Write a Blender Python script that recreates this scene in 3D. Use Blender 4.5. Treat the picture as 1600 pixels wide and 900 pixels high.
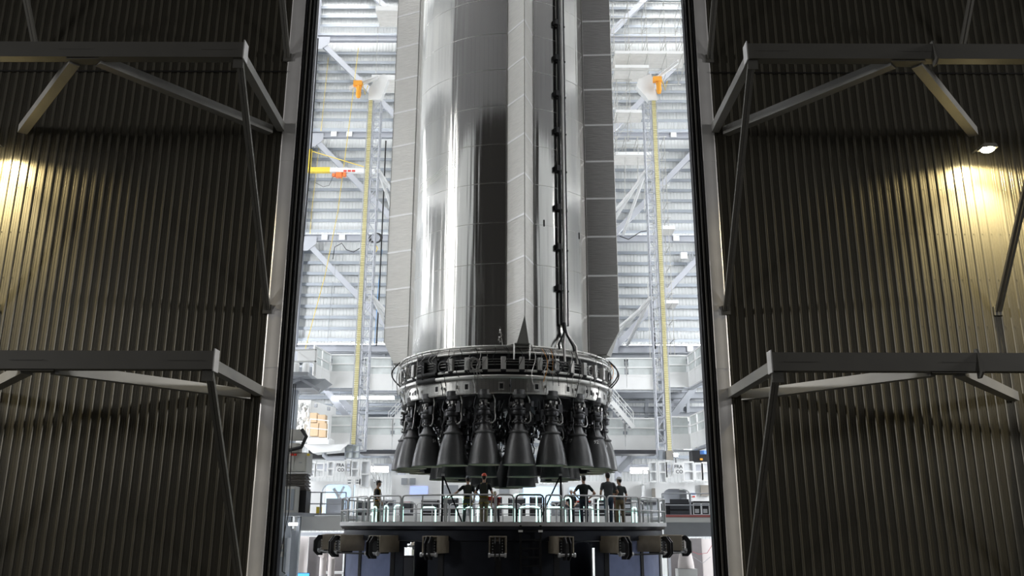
import bpy, bmesh, math, random
from mathutils import Vector, Matrix
from mathutils.bvhtree import BVHTree
R = math.radians; PI = math.pi
random.seed(7)
for _o in list(bpy.data.objects): bpy.data.objects.remove(_o)
S = bpy.context.scene; C = S.collection

# ---------------------------------------------------------------- camera, sky, exposure, large lights
F = 1345.0; PITCH = 15.46; ROLL = 0.15; H0 = 6.0
CM = Matrix.Rotation(R(90 + PITCH), 3, 'X') @ Matrix.Rotation(R(ROLL), 3, 'Z')
_c = bpy.data.cameras.new('camera'); cam = bpy.data.objects.new('camera', _c); C.objects.link(cam)
cam.matrix_world = Matrix.Translation((0, 0, H0)) @ CM.to_4x4()
_c.sensor_width = 36; _c.lens = 36 * F / 1600; _c.clip_end = 500
S.camera = cam
S.view_settings.view_transform = 'Standard'; S.view_settings.look = 'None'
S.view_settings.gamma = 1; S.view_settings.use_curve_mapping = False
S.view_settings.exposure = 0.0
w = bpy.data.worlds.new('night_sky'); S.world = w; w.use_nodes = True
w.node_tree.nodes['Background'].inputs[0].default_value = (1.0, 0.97, 0.92, 1)
w.node_tree.nodes['Background'].inputs[1].default_value = 0.022

def area(name, loc, size, power, color=(1, 1, 1), target=None, shape='RECTANGLE', sy=None, spread=180):
    l = bpy.data.lights.new(name, 'AREA'); l.energy = power; l.color = color; l.shape = shape
    l.size = size; l.size_y = sy or size; l.spread = R(spread)
    o = bpy.data.objects.new(name, l); o.location = loc; C.objects.link(o)
    d = (Vector(target) - Vector(loc)) if target else Vector((0, 0, -1))
    o.rotation_euler = d.to_track_quat('-Z', 'Y').to_euler()
    return o
# high bay lights of the assembly hall, above the frame
for hx in (-15, 14):
    for hy in (34, 46, 57):
        area('high_bay_light', (hx, hy, 52), 5, 1500, (1.0, 0.99, 0.97))
area('high_bay_light', (-2, 57, 52), 5, 1500, (1.0, 0.99, 0.97))
# lamps over the side galleries of the hall
area('gallery_light', (-19.5, 44, 26), 1.2, 1900, (0.96, 0.98, 1.0), target=(-6, 62, 14), sy=12)
area('gallery_light', (18.5, 44, 26), 1.2, 1900, (0.96, 0.98, 1.0), target=(6, 62, 14), sy=12)
area('gallery_light', (-19.5, 46, 11), 1.0, 1700, (0.95, 0.97, 1.0), target=(-4, 58, 8), sy=8)
area('gallery_light', (18.5, 46, 11), 1.0, 1700, (0.95, 0.97, 1.0), target=(4, 58, 8), sy=8)
area('gallery_light', (-1, 53, 5.5), 12, 1300, (0.95, 0.97, 1.0), target=(-1, 62, 5.0), sy=1.0)
# tall unseen strip lights added inside the doors to brighten chine and hull
area('added_jamb_light', (-15.5, 30.6, 21), .3, 420, (1.0, .99, .97), target=(-3, 38, 19), sy=18)
area('added_jamb_light', (14.8, 30.6, 21), .3, 300, (1.0, .99, .97), target=(3, 38, 19), sy=18)
# unseen yard lamps, added to light the door beams and graze the ribs
area('added_yard_light', (-66, -34, 26), 9, 3500, (1.0, 0.97, 0.92), target=(-4, 28, 12))
area('added_yard_light', (66, -34, 26), 9, 3500, (1.0, 0.97, 0.92), target=(4, 28, 12))

area('added_yard_light', (-58, 19, 20), 3, 8500, (1.0, .97, .92), target=(8, 28, 12))
area('added_yard_light', (58, 19, 20), 3, 8500, (1.0, .97, .92), target=(-8, 28, 12))

# ---------------------------------------------------------------- helpers
def P(px, py, Y):
    d = CM @ Vector(((px - 800) / F, (450 - py) / F, -1)); t = Y / d.y
    return Vector((d.x * t, Y, H0 + d.z * t))

_M = {}
def M(name, rgb, rough=0.5, metal=0.0, var=0.12, scale=3.0, bump=0.0, bscale=40, spec=None, stretch=None, bdist=0.02):
    if name in _M: return _M[name]
    m = bpy.data.materials.new(name); m.use_nodes = True; nt = m.node_tree; n = nt.nodes; L = nt.links
    b = n['Principled BSDF']; b.inputs['Roughness'].default_value = rough; b.inputs['Metallic'].default_value = metal
    if spec is not None: b.inputs['Specular IOR Level'].default_value = spec
    tc = n.new('ShaderNodeTexCoord'); mp = n.new('ShaderNodeMapping'); L.new(tc.outputs['Object'], mp.inputs[0])
    if stretch: mp.inputs['Scale'].default_value = stretch
    nz = n.new('ShaderNodeTexNoise'); nz.inputs['Scale'].default_value = scale; nz.inputs['Detail'].default_value = 4
    L.new(mp.outputs[0], nz.inputs[0])
    mx = n.new('ShaderNodeMix'); mx.data_type = 'RGBA'
    mx.inputs[6].default_value = (*[c * (1 - var) for c in rgb], 1); mx.inputs[7].default_value = (*[min(1, c * (1 + var)) for c in rgb], 1)
    L.new(nz.outputs[0], mx.inputs[0]); L.new(mx.outputs[2], b.inputs['Base Color'])
    if bump:
        n2 = n.new('ShaderNodeTexNoise'); n2.inputs['Scale'].default_value = bscale; L.new(mp.outputs[0], n2.inputs[0])
        bp = n.new('ShaderNodeBump'); bp.inputs['Strength'].default_value = bump; bp.inputs['Distance'].default_value = bdist
        L.new(n2.outputs[0], bp.inputs['Height']); L.new(bp.outputs[0], b.inputs['Normal'])
    _M[name] = m; return m
def E(name, rgb, st):
    if name in _M: return _M[name]
    m = M(name, rgb, 0.4); b = m.node_tree.nodes['Principled BSDF']
    b.inputs['Emission Color'].default_value = (*rgb, 1); b.inputs['Emission Strength'].default_value = st
    return m

WO = {}                                     # world position of each empty
class MB:
    def __init__(s): s.v = []; s.f = []; s.m = []; s.cur = 0
    def add(s, vs, fs):
        k = len(s.v); s.v += [Vector(p) for p in vs]
        for f in fs: s.f.append([i + k for i in f]); s.m.append(s.cur)
        return s
    def box(s, c, d, rot=None, taper=1.0):
        x, y, z = d[0] / 2, d[1] / 2, d[2] / 2; c = Vector(c)
        vs = [Vector((sx * x * (taper if sz > 0 else 1), sy * y * (taper if sz > 0 else 1), sz * z)) for sz in (-1, 1) for sx, sy in ((-1, -1), (1, -1), (1, 1), (-1, 1))]
        if rot is not None:
            if not isinstance(rot, Matrix): rot = Matrix.Rotation(rot, 3, 'Z')
            vs = [rot @ v for v in vs]
        return s.add([c + v for v in vs], [(0, 3, 2, 1), (4, 5, 6, 7), (0, 1, 5, 4), (1, 2, 6, 5), (2, 3, 7, 6), (3, 0, 4, 7)])
    def span(s, x0, y0, z0, x1, y1, z1): return s.box(((x0 + x1) / 2, (y0 + y1) / 2, (z0 + z1) / 2), (abs(x1 - x0), abs(y1 - y0), abs(z1 - z0)))
    def bar(s, a, b, w_, h_, up=(0, 0, 1)):
        a = Vector(a); b = Vector(b); d = (b - a); l = d.length; d.normalize(); up = Vector(up)
        if abs(d.dot(up)) > .99: up = Vector((0, 1, 0))
        x = d.cross(up).normalized(); z = x.cross(d)
        m = Matrix((x, d, z)).transposed()
        return s.box((a + b) / 2, (w_, l, h_), m)
    def ibeam(s, a, b, w_, h_, t=.03, up=(0, 0, 1)):
        a = Vector(a); b = Vector(b); u = Vector(up); o = u * (h_ / 2 - t / 2)
        s.bar(a + o, b + o, w_, t, up); s.bar(a - o, b - o, w_, t, up); s.bar(a, b, t, h_ - 2 * t, up); return s
    def tube(s, pts, r, n=8, closed=False, cap=True, rs=None, sq=None):
        pts = [Vector(p) for p in pts]; N = len(pts); k = len(s.v); px = None
        for i, p in enumerate(pts):
            if closed: t = pts[(i + 1) % N] - pts[i - 1]
            else: t = pts[min(i + 1, N - 1)] - pts[max(i - 1, 0)]
            t.normalize()
            if px is None:
                a = Vector((0, 0, 1)) if abs(t.z) < .9 else Vector((1, 0, 0)); px = t.cross(a).normalized()
            else:
                px = (px - t * px.dot(t)); px = px.normalized() if px.length > 1e-6 else t.orthogonal().normalized()
            py = t.cross(px); rr = rs[i] if rs else r
            for j in range(n):
                an = 2 * PI * j / n; s.v.append(p + px * math.cos(an) * rr + py * math.sin(an) * rr)
        for i in range(N if closed else N - 1):
            i2 = (i + 1) % N
            for j in range(n):
                j2 = (j + 1) % n; s.f.append([k + i * n + j, k + i * n + j2, k + i2 * n + j2, k + i2 * n + j]); s.m.append(s.cur)
        if cap and not closed:
            s.f.append([k + j for j in range(n)][::-1]); s.m.append(s.cur)
            s.f.append([k + (N - 1) * n + j for j in range(n)]); s.m.append(s.cur)
        return s
    def lathe(s, prof, n=32, c=(0, 0, 0), a0=0, a1=360, closed=False):
        full = abs(a1 - a0) >= 359.9; N = n if full else n + 1; k = len(s.v); c = Vector(c)
        for r_, z in prof:
            for j in range(N):
                a = R(a0 + (a1 - a0) * j / n); s.v.append(c + Vector((r_ * math.sin(a), -r_ * math.cos(a), z)))
        rows = len(prof)
        for i in range(rows if closed else rows - 1):
            i2 = (i + 1) % rows
            for j in range(n):
                j2 = (j + 1) % N; s.f.append([k + i * N + j, k + i * N + j2, k + i2 * N + j2, k + i2 * N + j]); s.m.append(s.cur)
        if closed and not full:
            s.f.append([k + i * N for i in range(rows)][::-1]); s.m.append(s.cur)
            s.f.append([k + i * N + N - 1 for i in range(rows)]); s.m.append(s.cur)
        return s
    def prism(s, poly, a, ax, ay, az, depth):      # 2-D outline in (ax, ay) pushed along az
        a = Vector(a); ax = Vector(ax); ay = Vector(ay); az = Vector(az) * depth; n = len(poly)
        vs = [a + ax * x + ay * y for x, y in poly]; vs += [v + az for v in vs]
        return s.add(vs, [list(range(n))[::-1], [n + i for i in range(n)]] + [[i, (i + 1) % n, n + (i + 1) % n, n + i] for i in range(n)])
    def build(s, name, mat, parent=None, angle=35, origin=None):
        if parent is not None: off = WO[parent.name]
        elif origin is not None: off = Vector(origin)
        else:
            xs = [v.x for v in s.v]; ys = [v.y for v in s.v]; off = Vector(((min(xs) + max(xs)) / 2, (min(ys) + max(ys)) / 2, min(v.z for v in s.v)))
        me = bpy.data.meshes.new(name); me.from_pydata([v - off for v in s.v], [], s.f)
        for mm in (mat if isinstance(mat, (list, tuple)) else [mat]): me.materials.append(mm)
        me.polygons.foreach_set('material_index', s.m)
        bm = bmesh.new(); bm.from_mesh(me); bmesh.ops.recalc_face_normals(bm, faces=bm.faces); bm.to_mesh(me); bm.free()
        me.polygons.foreach_set('use_smooth', [True] * len(me.polygons)); me.set_sharp_from_angle(angle=R(angle))
        o = bpy.data.objects.new(name, me); C.objects.link(o)
        if parent is not None: o.parent = parent; WO[o.name] = off
        else: o.location = off; WO[o.name] = off
        return o
def tag(o, label=None, cat=None, group=None, kind=None):
    if label: o['label'] = label
    if cat: o['category'] = cat
    if group: o['group'] = group
    if kind: o['kind'] = kind
    return o
def thing(name, label=None, cat=None, loc=(0, 0, 0), group=None, kind=None, parent=None):
    o = bpy.data.objects.new(name, None); C.objects.link(o); o.empty_display_size = .3
    loc = Vector(loc)
    if parent is not None: o.parent = parent; o.location = loc - WO[parent.name]
    else: o.location = loc
    WO[o.name] = loc
    return tag(o, label, cat, group, kind)
def copy_tree(o, parent=None):
    c = o.copy(); C.objects.link(c)
    if parent is not None: c.parent = parent
    for ch in list(o.children): copy_tree(ch, c)
    return c
def text_pts(body, size, ext=0.0):
    cu = bpy.data.curves.new('lettering', 'FONT'); cu.body = body; cu.size = size; cu.extrude = ext; cu.align_x = 'CENTER'; cu.resolution_u = 2
    cu.offset = size * .02
    o = bpy.data.objects.new('lettering', cu); C.objects.link(o); dg = bpy.context.evaluated_depsgraph_get()
    me = bpy.data.meshes.new_from_object(o.evaluated_get(dg)); bpy.data.objects.remove(o)
    vs = [v.co.copy() for v in me.vertices]; fs = [list(p.vertices) for p in me.polygons]; return vs, fs
def arc(c, r, a0, a1, n, ax, ay):
    c = Vector(c); ax = Vector(ax); ay = Vector(ay)
    return [c + ax * r * math.cos(R(a0 + (a1 - a0) * i / n)) + ay * r * math.sin(R(a0 + (a1 - a0) * i / n)) for i in range(n + 1)]
def railing(mb, pts, h=1.1, sp=1.5, r=.028, mids=(.5,), toe=0.12, n=6):
    for a, b in zip(pts[:-1], pts[1:]):
        a = Vector(a); b = Vector(b); L_ = (b - a).length; k = max(1, round(L_ / sp)); u = Vector((0, 0, 1))
        for z in (1.0,) + tuple(mids): mb.tube([a + u * h * z, b + u * h * z], r, n)
        for i in range(k + 1): q = a.lerp(b, i / k); mb.tube([q, q + u * h], r, n)
        if toe: mb.bar(a + u * toe / 2, b + u * toe / 2, .015, toe)

# ---------------------------------------------------------------- materials
steel = M('stainless_steel', (.72, .71, .69), .17, 1.0, .12, 1.6, bump=1.0, bscale=2.3, stretch=(1, 1, .035), bdist=.045)
steel_dull = M('dull_steel', (.68, .67, .65), .38, 1.0, .15, 2.5, bump=.1, bscale=20)
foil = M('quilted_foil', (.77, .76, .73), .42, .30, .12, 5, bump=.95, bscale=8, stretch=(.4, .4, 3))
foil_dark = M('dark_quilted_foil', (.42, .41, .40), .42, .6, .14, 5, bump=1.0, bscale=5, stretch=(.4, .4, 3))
brace_m = M('galvanised_brace', (.34, .34, .33), .45, .3, .2, 1.5, stretch=(1, .3, 1))
seam_m = M('seam_tape', (.97, .97, .98), .55, .6, .08, 8)
clad = M('door_cladding', (.10, .094, .076), .36, .35, .10, .7, bump=.03, bscale=2)
galv = M('galvanised_flashing', (.80, .80, .82), .42, .30, .14, 1.2, bump=.1, bscale=1.5)
beam_m = M('grey_steel_paint', (.16, .158, .148), .5, .2, .12, 1.5)
white_steel = M('white_steel_paint', (.46, .48, .53), .5, .05, .05, 2)
wall_m = M('white_wall_sheet', (.74, .76, .76), .55, .0, .05, .5)
girt_m = M('galvanised_girt', (.31, .34, .38), .45, .35, .10, 1.5)
white_p = M('white_panel_paint', (.80, .81, .81), .5, 0, .05, 1.5)
grey_p = M('grey_panel_paint', (.34, .36, .39), .55, .1, .1, 1.5)
dark_p = M('charcoal_paint', (.05, .052, .06), .5, .2, .2, 2)
black_m = M('black_metal', (.018, .018, .02), .45, .4, .25, 4)
black_r = M('black_rubber', (.015, .015, .016), .6, 0, .2, 5)
nozzle_m = M('nozzle_black', (.13, .13, .133), .36, .55, .15, 5, bump=.08, bscale=30)
nozzle_in = M('nozzle_inner', (.80, .76, .60), .6, .0, .15, 6)
eng_m = M('engine_metal_dark', (.075, .075, .08), .38, .8, .35, 12)
eng_l = M('engine_metal_light', (.42, .41, .40), .35, .9, .3, 15)
yellow = M('safety_yellow', (.80, .60, .06), .5, 0, .08, 4)
orange = M('hoist_orange', (.95, .40, .04), .45, 0, .08, 4)
red = M('red_paint', (.62, .05, .03), .5, 0, .1, 4)
cream = M('cardboard', (.62, .46, .30), .8, 0, .10, 5)
concrete = M('concrete', (.42, .41, .39), .75, 0, .15, .6, bump=.1, bscale=5)
asphalt = M('asphalt', (.06, .06, .06), .85, 0, .25, 3, bump=.2, bscale=30)
rail_m = M('rail_grey', (.52, .52, .53), .4, .4, .1, 3)
mount_m = M('mount_blue_black', (.028, .032, .045), .38, .6, .35, 1.6, bump=.08, bscale=3)
mount_l = M('mount_blue_lit_plate', (.22, .26, .44), .35, .5, .3, 2.0)  # blue lamp light on the side panels, put into the base colour
box_m = M('clamp_box_primer', (.32, .28, .22), .5, .3, .3, 4)
led_w = E('led_strip_white', (.98, .99, 1.0), 12)
led_g = E('led_arch_glow', (.56, 1.0, .88), 1.9)
led_b = E('blue_window_glow', (.60, .78, 1.0), .8)
text_w = M('white_marking', (.95, .95, .95), .5)
text_k = M('black_marking', (.02, .03, .04), .5)
# ---------------------------------------------------------------- the setting
YD = 27.9                                   # outer face of the doors
tag(MB().span(-120, -60, -.4, 120, YD + .3, 0).build('floor', asphalt), 'dark asphalt yard in front of the doors', 'ground', kind='structure').name = 'floor_yard'
tag(MB().span(-22, YD + .3, -.4, 21, 62.3, 0).build('floor', concrete), 'pale concrete floor of the hall', 'floor', kind='structure')
# ribbed back wall
mb = MB(); x = -22.0; prof = []
while x < 21: prof += [(x, 62.0), (x + .19, 62.0), (x + .205, 61.965), (x + .235, 61.965)]; x += .25
for i in range(len(prof) - 1):
    a, b = prof[i], prof[i + 1]; mb.add([(a[0], a[1], 0), (b[0], b[1], 0), (b[0], b[1], 56), (a[0], a[1], 56)], [(0, 1, 2, 3)])
mb.span(-22, 62.05, 0, 21, 62.3, 56)
wb = tag(mb.build('wall_back', wall_m), 'white ribbed sheet wall at the back of the hall', 'wall', kind='structure')
tag(MB().span(-22.3, YD + .3, 0, -22, 62.3, 56).build('wall_left', wall_m), 'white side wall left of the rocket', 'wall', kind='structure')
tag(MB().span(21, YD + .3, 0, 21.3, 62.3, 56).build('wall_right', wall_m), 'white side wall right of the rocket', 'wall', kind='structure')
tag(MB().span(-22.3, YD, 56, 21.3, 62.3, 56.4).build('ceiling', wall_m), 'white roof deck of the hall', 'ceiling', kind='structure')
tag(MB().span(-40, YD, 27.6, 40, YD + .3, 56).span(-40, YD, 0, -22.31, YD + .3, 27.59).span(21.31, YD, 0, 40, YD + .3, 27.59).build('wall_front', M('header_grey', (.16, .16, .165), .6)), 'grey wall above the hangar doors', 'wall', kind='structure')
LV = [H0 + 12.3 + 8.4 * k for k in range(-1, 5)]
XC = [-15.75, -7.6, 0, 7.4, 15.3]
for k, z in enumerate(LV):                  # main beams with a light strip above each
    MB().ibeam((-22, 61.0, z), (21, 61.0, z), .35, .5, .04).build('main_beam', white_steel, wb)
    if k:
        for xa, xb in ((-21, -8.2), (-7, 7), (8.0, 20.5)):
            st = MB().span(xa, 61.25, z + .28, xb, 61.45, z + .36).build('light_strip', white_p, wb)
            MB().span(xa + .1, 61.27, z + .36, xb - .1, 61.43, z + .40).build('light_tube', led_w, st)
    for j in range(1, 10):
        zz = z + .84 * j
        if zz < 55: MB().span(-22, 61.72, zz, 21, 61.96, zz + .10).span(-22, 61.72, zz - .13, 21, 61.76, zz).build('girt', girt_m, wb)
    if z + 8.4 < 56:
        for (xa, xb) in ((XC[0] + .2, XC[1]), (XC[4] - .2, XC[3])):
            MB().bar((xa, 61.0, z + 8.3), (xb, 61.0, z + .1), .4, .34, (0, 1, 0)).build('diagonal_brace', white_steel, wb)
            d = 1 if xb > xa else -1
            MB().prism([(0, 0), (1.1, 0), (1.1, .55), (.5, 1.1), (0, 1.1)], (xa - d * .1, 60.78, z + 8.45), (d, 0, 0), (0, 0, -1), (0, 1, 0), .03).build('gusset_plate', white_steel, wb)
for x in XC:
    MB().ibeam((x, 61.0, 0), (x, 61.0, 55.8), .45, .5, .04, (0, 1, 0)).build('column', white_steel, wb)

for x, z in ((-14.0, LV[3]), (-12.8, LV[3]), (-8.6, LV[3]), (-14.2, LV[2]), (-12.9, LV[2]), (12.2, LV[3]), (12.0, LV[2]), (12.6, LV[1])):
    MB().span(x, 60.78, z - .2, x + .45, 60.81, z + .2).build('white_plate', white_p, wb)

# side walls: columns and level beams (they show as streaks in the steel hull)
for nm, xs, sg in (('wall_left', -22, 1), ('wall_right', 21, -1)):
    wo = bpy.data.objects[nm]
    for yy in (30.5, 37, 44, 51, 58): MB().ibeam((xs + sg * .6, yy, 0), (xs + sg * .6, yy, 55.8), .45, .6, .04, (1, 0, 0)).build('column', white_steel, wo)
    for z in LV:
        MB().ibeam((xs + sg * .5, 28.9, z), (xs + sg * .5, 60.5, z), .35, .5, .04).build('main_beam', girt_m, wo)
        if z > 10:
            st = MB().span(xs + sg * .3, 30, z + .28, xs + sg * .5, 60, z + .36).build('light_strip', white_p, wo)
            MB().span(xs + sg * .32, 30.1, z + .36, xs + sg * .48, 59.9, z + .40).build('light_tube', led_w, st)

# ---------------------------------------------------------------- hangar doors
def door(nm, label, sg, xe, xo, xn, fl, dk):
    # sg -1 left / +1 right; xe inner edge, xo outer end, xn truss end; fl flashing x range; dk dark edge range
    D = thing(nm, label, 'hangar door', ((xe + xo) / 2, YD, 0), kind='structure')
    top = 27.5
    # one cladding sheet: three high ribs on a 305 mm pitch with low ribs between
    def sheet_pts():
        p = []
        for k in range(3):
            o = k * .305
            for x, y in ((0, 0), (.028, .044), (.066, .044), (.094, 0), (.150, 0), (.157, .006), (.168, .006), (.175, 0), (.225, 0), (.232, .006), (.243, .006), (.250, 0)): p.append((o + x, -y))
        return p + [(.915, 0)]
    pr = sheet_pts(); mb = MB()
    for i in range(len(pr) - 1):
        a, b = pr[i], pr[i + 1]; mb.add([(a[0], a[1], 0), (b[0], b[1], 0), (b[0], b[1], top), (a[0], a[1], top)], [(0, 1, 2, 3)])
    for (x, y, z) in [(k * .305 + .12, -.003, zz) for k in range(3) for zz in [1.1 + 1.62 * q for q in range(17)]]:
        mb.box((x, y - .006, z), (.022, .014, .022))
    x = fl[0] + (-.915 if sg < 0 else 0) if sg < 0 else fl[1]
    first = None; i = 0
    while (x > xo) if sg < 0 else (x < xo):
        if first is None:
            first = mb.build('cladding_sheet', clad, D, angle=20); first.data.transform(Matrix.Translation(WO[D.name])); o = first
        else: o = first.copy(); C.objects.link(o)
        o.location = Vector((x, YD - .002 * (i % 2), 0)) - WO[D.name]
        x += sg * .915; i += 1
    MB().span(min(fl[0], xo), YD + .01, 0, max(fl[1], xo), YD + .5, top).build('door_core', dark_p, D)
    MB().span(min(fl[0], xo), YD + .51, 0, max(fl[1], xo), YD + .56, top).build('liner_panel', wall_m, D)
    z = 0; j = 0                                           # flashing in lapped lengths
    while z < top:
        z2 = min(z + 3.66, top); mb = MB(); a, b = fl; s_ = .012 * (j % 2)
        c = a + (b - a) * .5
        q = (lambda t: a + (b - a) * t) if sg < 0 else (lambda t: b - (b - a) * t)
        mb.prism([(q(0), -.04 - s_), (q(.08), -.07 - s_), (q(.42), -.078 - s_), (q(.62), -.102 - s_), (q(.95), -.104 - s_), (q(1), -.07 - s_), (q(1), .01), (q(0), .01)], (0, YD, z), (1, 0, 0), (0, 1, 0), (0, 0, 1), z2 - z + (.04 if z2 < top else 0))
        mb.build('flashing_length', galv, D, angle=25); z = z2; j += 1
    # the dark leaf edge with its guide channels and seals
    a, b = dk
    for q, (dx, yy, wd) in enumerate(((.04, -.10, .05), (.13, -.02, .05), (.23, .06, .06))):
        xx = (b - dx) if sg < 0 else (a + dx)
        xx = (fl[1] + dx) if sg < 0 else (fl[0] - dx)
        MB().span(xx - wd / 2, YD + yy, 0, xx + wd / 2, YD + yy + .5, top).build('guide_channel', black_m if q != 1 else beam_m, D)
    MB().span(a, YD + .25, 0, b, YD + .6, top).build('edge_panel', dark_p, D)
    # the wind trusses on the face of the door
    Yf = 22.8; hb = .5; db = .32
    X = lambda k: sg * k
    for zc in (4.03 + H0, 13.4 + H0, 22.8 + H0 - .02):
        if zc + .5 > top: pass
        zm = zc + hb / 2
        c = MB().span(xn, Yf, zc, xo, Yf + db, zc + hb).build('chord_beam', beam_m, D)
        MB().span(xn - sg * .02, Yf - .03, zc - .05, xn + sg * .01, Yf + db + .03, zc + hb + .06).build('end_plate', galv, c)
        for sx in (xn + sg * .35, xn + sg * 4.6):           # slot marks on the face
            MB().span(sx, Yf - .012, zc + .24, sx + sg * .9, Yf, zc + .26).build('weld_bead', beam_m, c)
        if sg > 0: MB().prism([(0, 0), (.16, -.14), (.3, -.14), (.3, .66), (.16, .66)], (xn + 5.55, Yf - .14, zc - .04), (0, 1, 0), (0, 0, 1), (1, 0, 0), .06).build('splice_plate', beam_m, c)
        zs = zc + .16
        if zc < top:
            MB().bar((xn + sg * .16, Yf + db, zs), (xn + sg * .18, YD - .06, zs), .26, .30).build('end_strut', brace_m, D)
            MB().bar((xn + sg * 4.45, Yf + db, zs - .1), (xn + sg * .55, YD - .06, zs - .1), .30, .30).build('diagonal_strut', brace_m, D)
            MB().bar((xn + sg * 5.15, Yf + db, zs - .1), (xn + sg * 9.3, YD - .06, zs - .1), .30, .30).build('diagonal_strut', brace_m, D)
            MB().prism([(-.5, 0), (.5, 0), (.3, .35), (-.3, .35)], (xn + sg * 4.8, Yf + db * .2, zc - .04), (1, 0, 0), (0, 1, 0), (0, 0, 1), .03).build('gusset_plate', beam_m, D)
            MB().span(xn + sg * .02, Yf + .1, zc - .3, xn + sg * .32, Yf + .13, zc).build('gusset_plate', beam_m, D)
        for hx in (xn + sg * .15, xn + sg * 9.2):
            zb = zc - 6.46; f0 = 0
            if zb < 0: f0 = (0 - zb) / 6.46
            a_ = Vector((hx, YD - .1, zb)).lerp(Vector((hx, Yf + .2, zc - .05)), f0); b_ = Vector((hx, Yf + .2, zc - .05))
            if a_.z < top:
                MB().bar(a_ + Vector((.055, 0, 0)), b_ + Vector((.055, 0, 0)), .09, .12, (0, 1, 0)).bar(a_ - Vector((.055, 0, 0)), b_ - Vector((.055, 0, 0)), .09, .10, (0, 1, 0)).build('hanger_brace', beam_m, D)
                MB().span(hx - .14, YD - .12, a_.z - .15, hx + .14, YD - .04, a_.z + .15).build('anchor_plate', beam_m, D)
    zc = P(800, 114.5, YD).z
    MB().tube([(fl[0] if sg < 0 else fl[1], YD - .09, zc), (xo, YD - .09, zc)], .022, 6).build('conduit', black_m, D)
    return D
dl = door('door_1', 'dark ribbed hangar door left of the rocket with grey wind trusses', -1, -7.2, -24.5, -8.0, (-8.14, -7.62), (-7.62, -7.3))
dr = door('door_2', 'dark ribbed hangar door right of the rocket with grey wind trusses', 1, 6.35, 24.5, 6.98, (6.66, 7.14), (6.36, 6.66))

# wall pack lamps on the doors
lamp_e = E('wall_pack_lens', (1.0, .84, .50), 120)
def wall_pack(px, py, label):
    p = P(px, py, YD - .95); t = thing('wall_lamp', label, 'lamp', (p.x, YD - .04, p.z - .1), group='warm lamps on the hangar doors')
    MB().tube([(p.x, YD - .02, p.z + .25), (p.x, p.y + .2, p.z + .22), (p.x, p.y, p.z + .08)], .03, 8).build('bracket_arm', beam_m, t)
    MB().prism([(-.26, -.03), (.26, -.03), (.2, .12), (-.2, .12)], (p.x, p.y - .2, p.z), (1, 0, 0), (0, 0, 1), (0, 1, 0), .4).build('housing', beam_m, t)
    mb = MB(); mb.lathe([(0, -.10), (.12, -.085), (.19, -.05), (.21, -.02), (.21, .0), (0, .0)], 20, (p.x, p.y, p.z - .03)); mb.build('lens', lamp_e, t)
    l = bpy.data.lights.new('wall_pack_light', 'SPOT'); l.energy = 1500; l.color = (1.0, .80, .40); l.spot_size = R(168); l.spot_blend = .25; l.shadow_soft_size = .12
    o = bpy.data.objects.new('wall_pack_light', l); C.objects.link(o); o.parent = t; o.location = Vector((p.x, p.y, p.z - .2)) - WO[t.name]
    o.rotation_euler = Vector((0, .12, -1)).to_track_quat('-Z', 'Y').to_euler()
    l = bpy.data.lights.new('wall_pack_beam', 'SPOT'); l.energy = 7500; l.color = (1.0, .84, .48); l.spot_size = R(100); l.spot_blend = 1; l.shadow_soft_size = .12
    o = bpy.data.objects.new('wall_pack_beam', l); C.objects.link(o); o.parent = t; o.location = Vector((p.x, p.y, p.z - .2)) - WO[t.name]
    o.rotation_euler = Vector((0, .10, -1)).to_track_quat('-Z', 'Y').to_euler()
wall_pack(1543, 232, 'glaring warm lamp on the right hangar door under the upper truss')
wall_pack(-22, 222, 'glaring warm lamp on the left hangar door at the picture edge')
# ---------------------------------------------------------------- the rocket booster
BX = -.30; BY = 39.5
def pol(r_, az, z): return Vector((BX + r_ * math.sin(R(az)), BY - r_ * math.cos(R(az)), z))
def pitch_marks(m, du, dv, rad, dark, R_=4.5):       # rows of small weld dots, as colour and relief
    nt = m.node_tree; n = nt.nodes; L = nt.links
    tc = n.new('ShaderNodeTexCoord'); sp = n.new('ShaderNodeSeparateXYZ'); L.new(tc.outputs['Object'], sp.inputs[0])
    def mt(op, a, b=None):
        q = n.new('ShaderNodeMath'); q.operation = op
        for i, v in enumerate((a, b)):
            if v is None: continue
            if isinstance(v, (int, float)): q.inputs[i].default_value = v
            else: L.new(v, q.inputs[i])
        return q.outputs[0]
    u = mt('MULTIPLY', mt('ARCTAN2', sp.outputs[0], sp.outputs[1]), R_ / du); v = mt('MULTIPLY', sp.outputs[2], 1 / dv)
    fu = mt('MULTIPLY', mt('SUBTRACT', mt('FRACT', mt('ADD', u, 500.0)), .5), du); fv = mt('MULTIPLY', mt('SUBTRACT', mt('FRACT', v), .5), dv)
    d = mt('SQRT', mt('ADD', mt('MULTIPLY', fu, fu), mt('MULTIPLY', fv, fv)))
    k = mt('LESS_THAN', d, rad)
    b = n['Principled BSDF']; src = b.inputs['Base Color'].links[0].from_socket
    mx = n.new('ShaderNodeMix'); mx.data_type = 'RGBA'; L.new(k, mx.inputs[0]); L.new(src, mx.inputs[6]); mx.inputs[7].default_value = (dark, dark, dark, 1)
    L.new(mx.outputs[2], b.inputs['Base Color'])
    return m
steel_dot = pitch_marks(M('stainless_spot_welded', (.71, .70, .68), .19, 1.0, .10, 1.6, bump=1.0, bscale=2.3, stretch=(1, 1, .035), bdist=.045), .21, .085, .013, .36)
steel_skirt = pitch_marks(M('skirt_riveted', (.55, .54, .52), .30, 1.0, .12, 2), .16, .075, .013, .2, 4.65)

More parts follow.
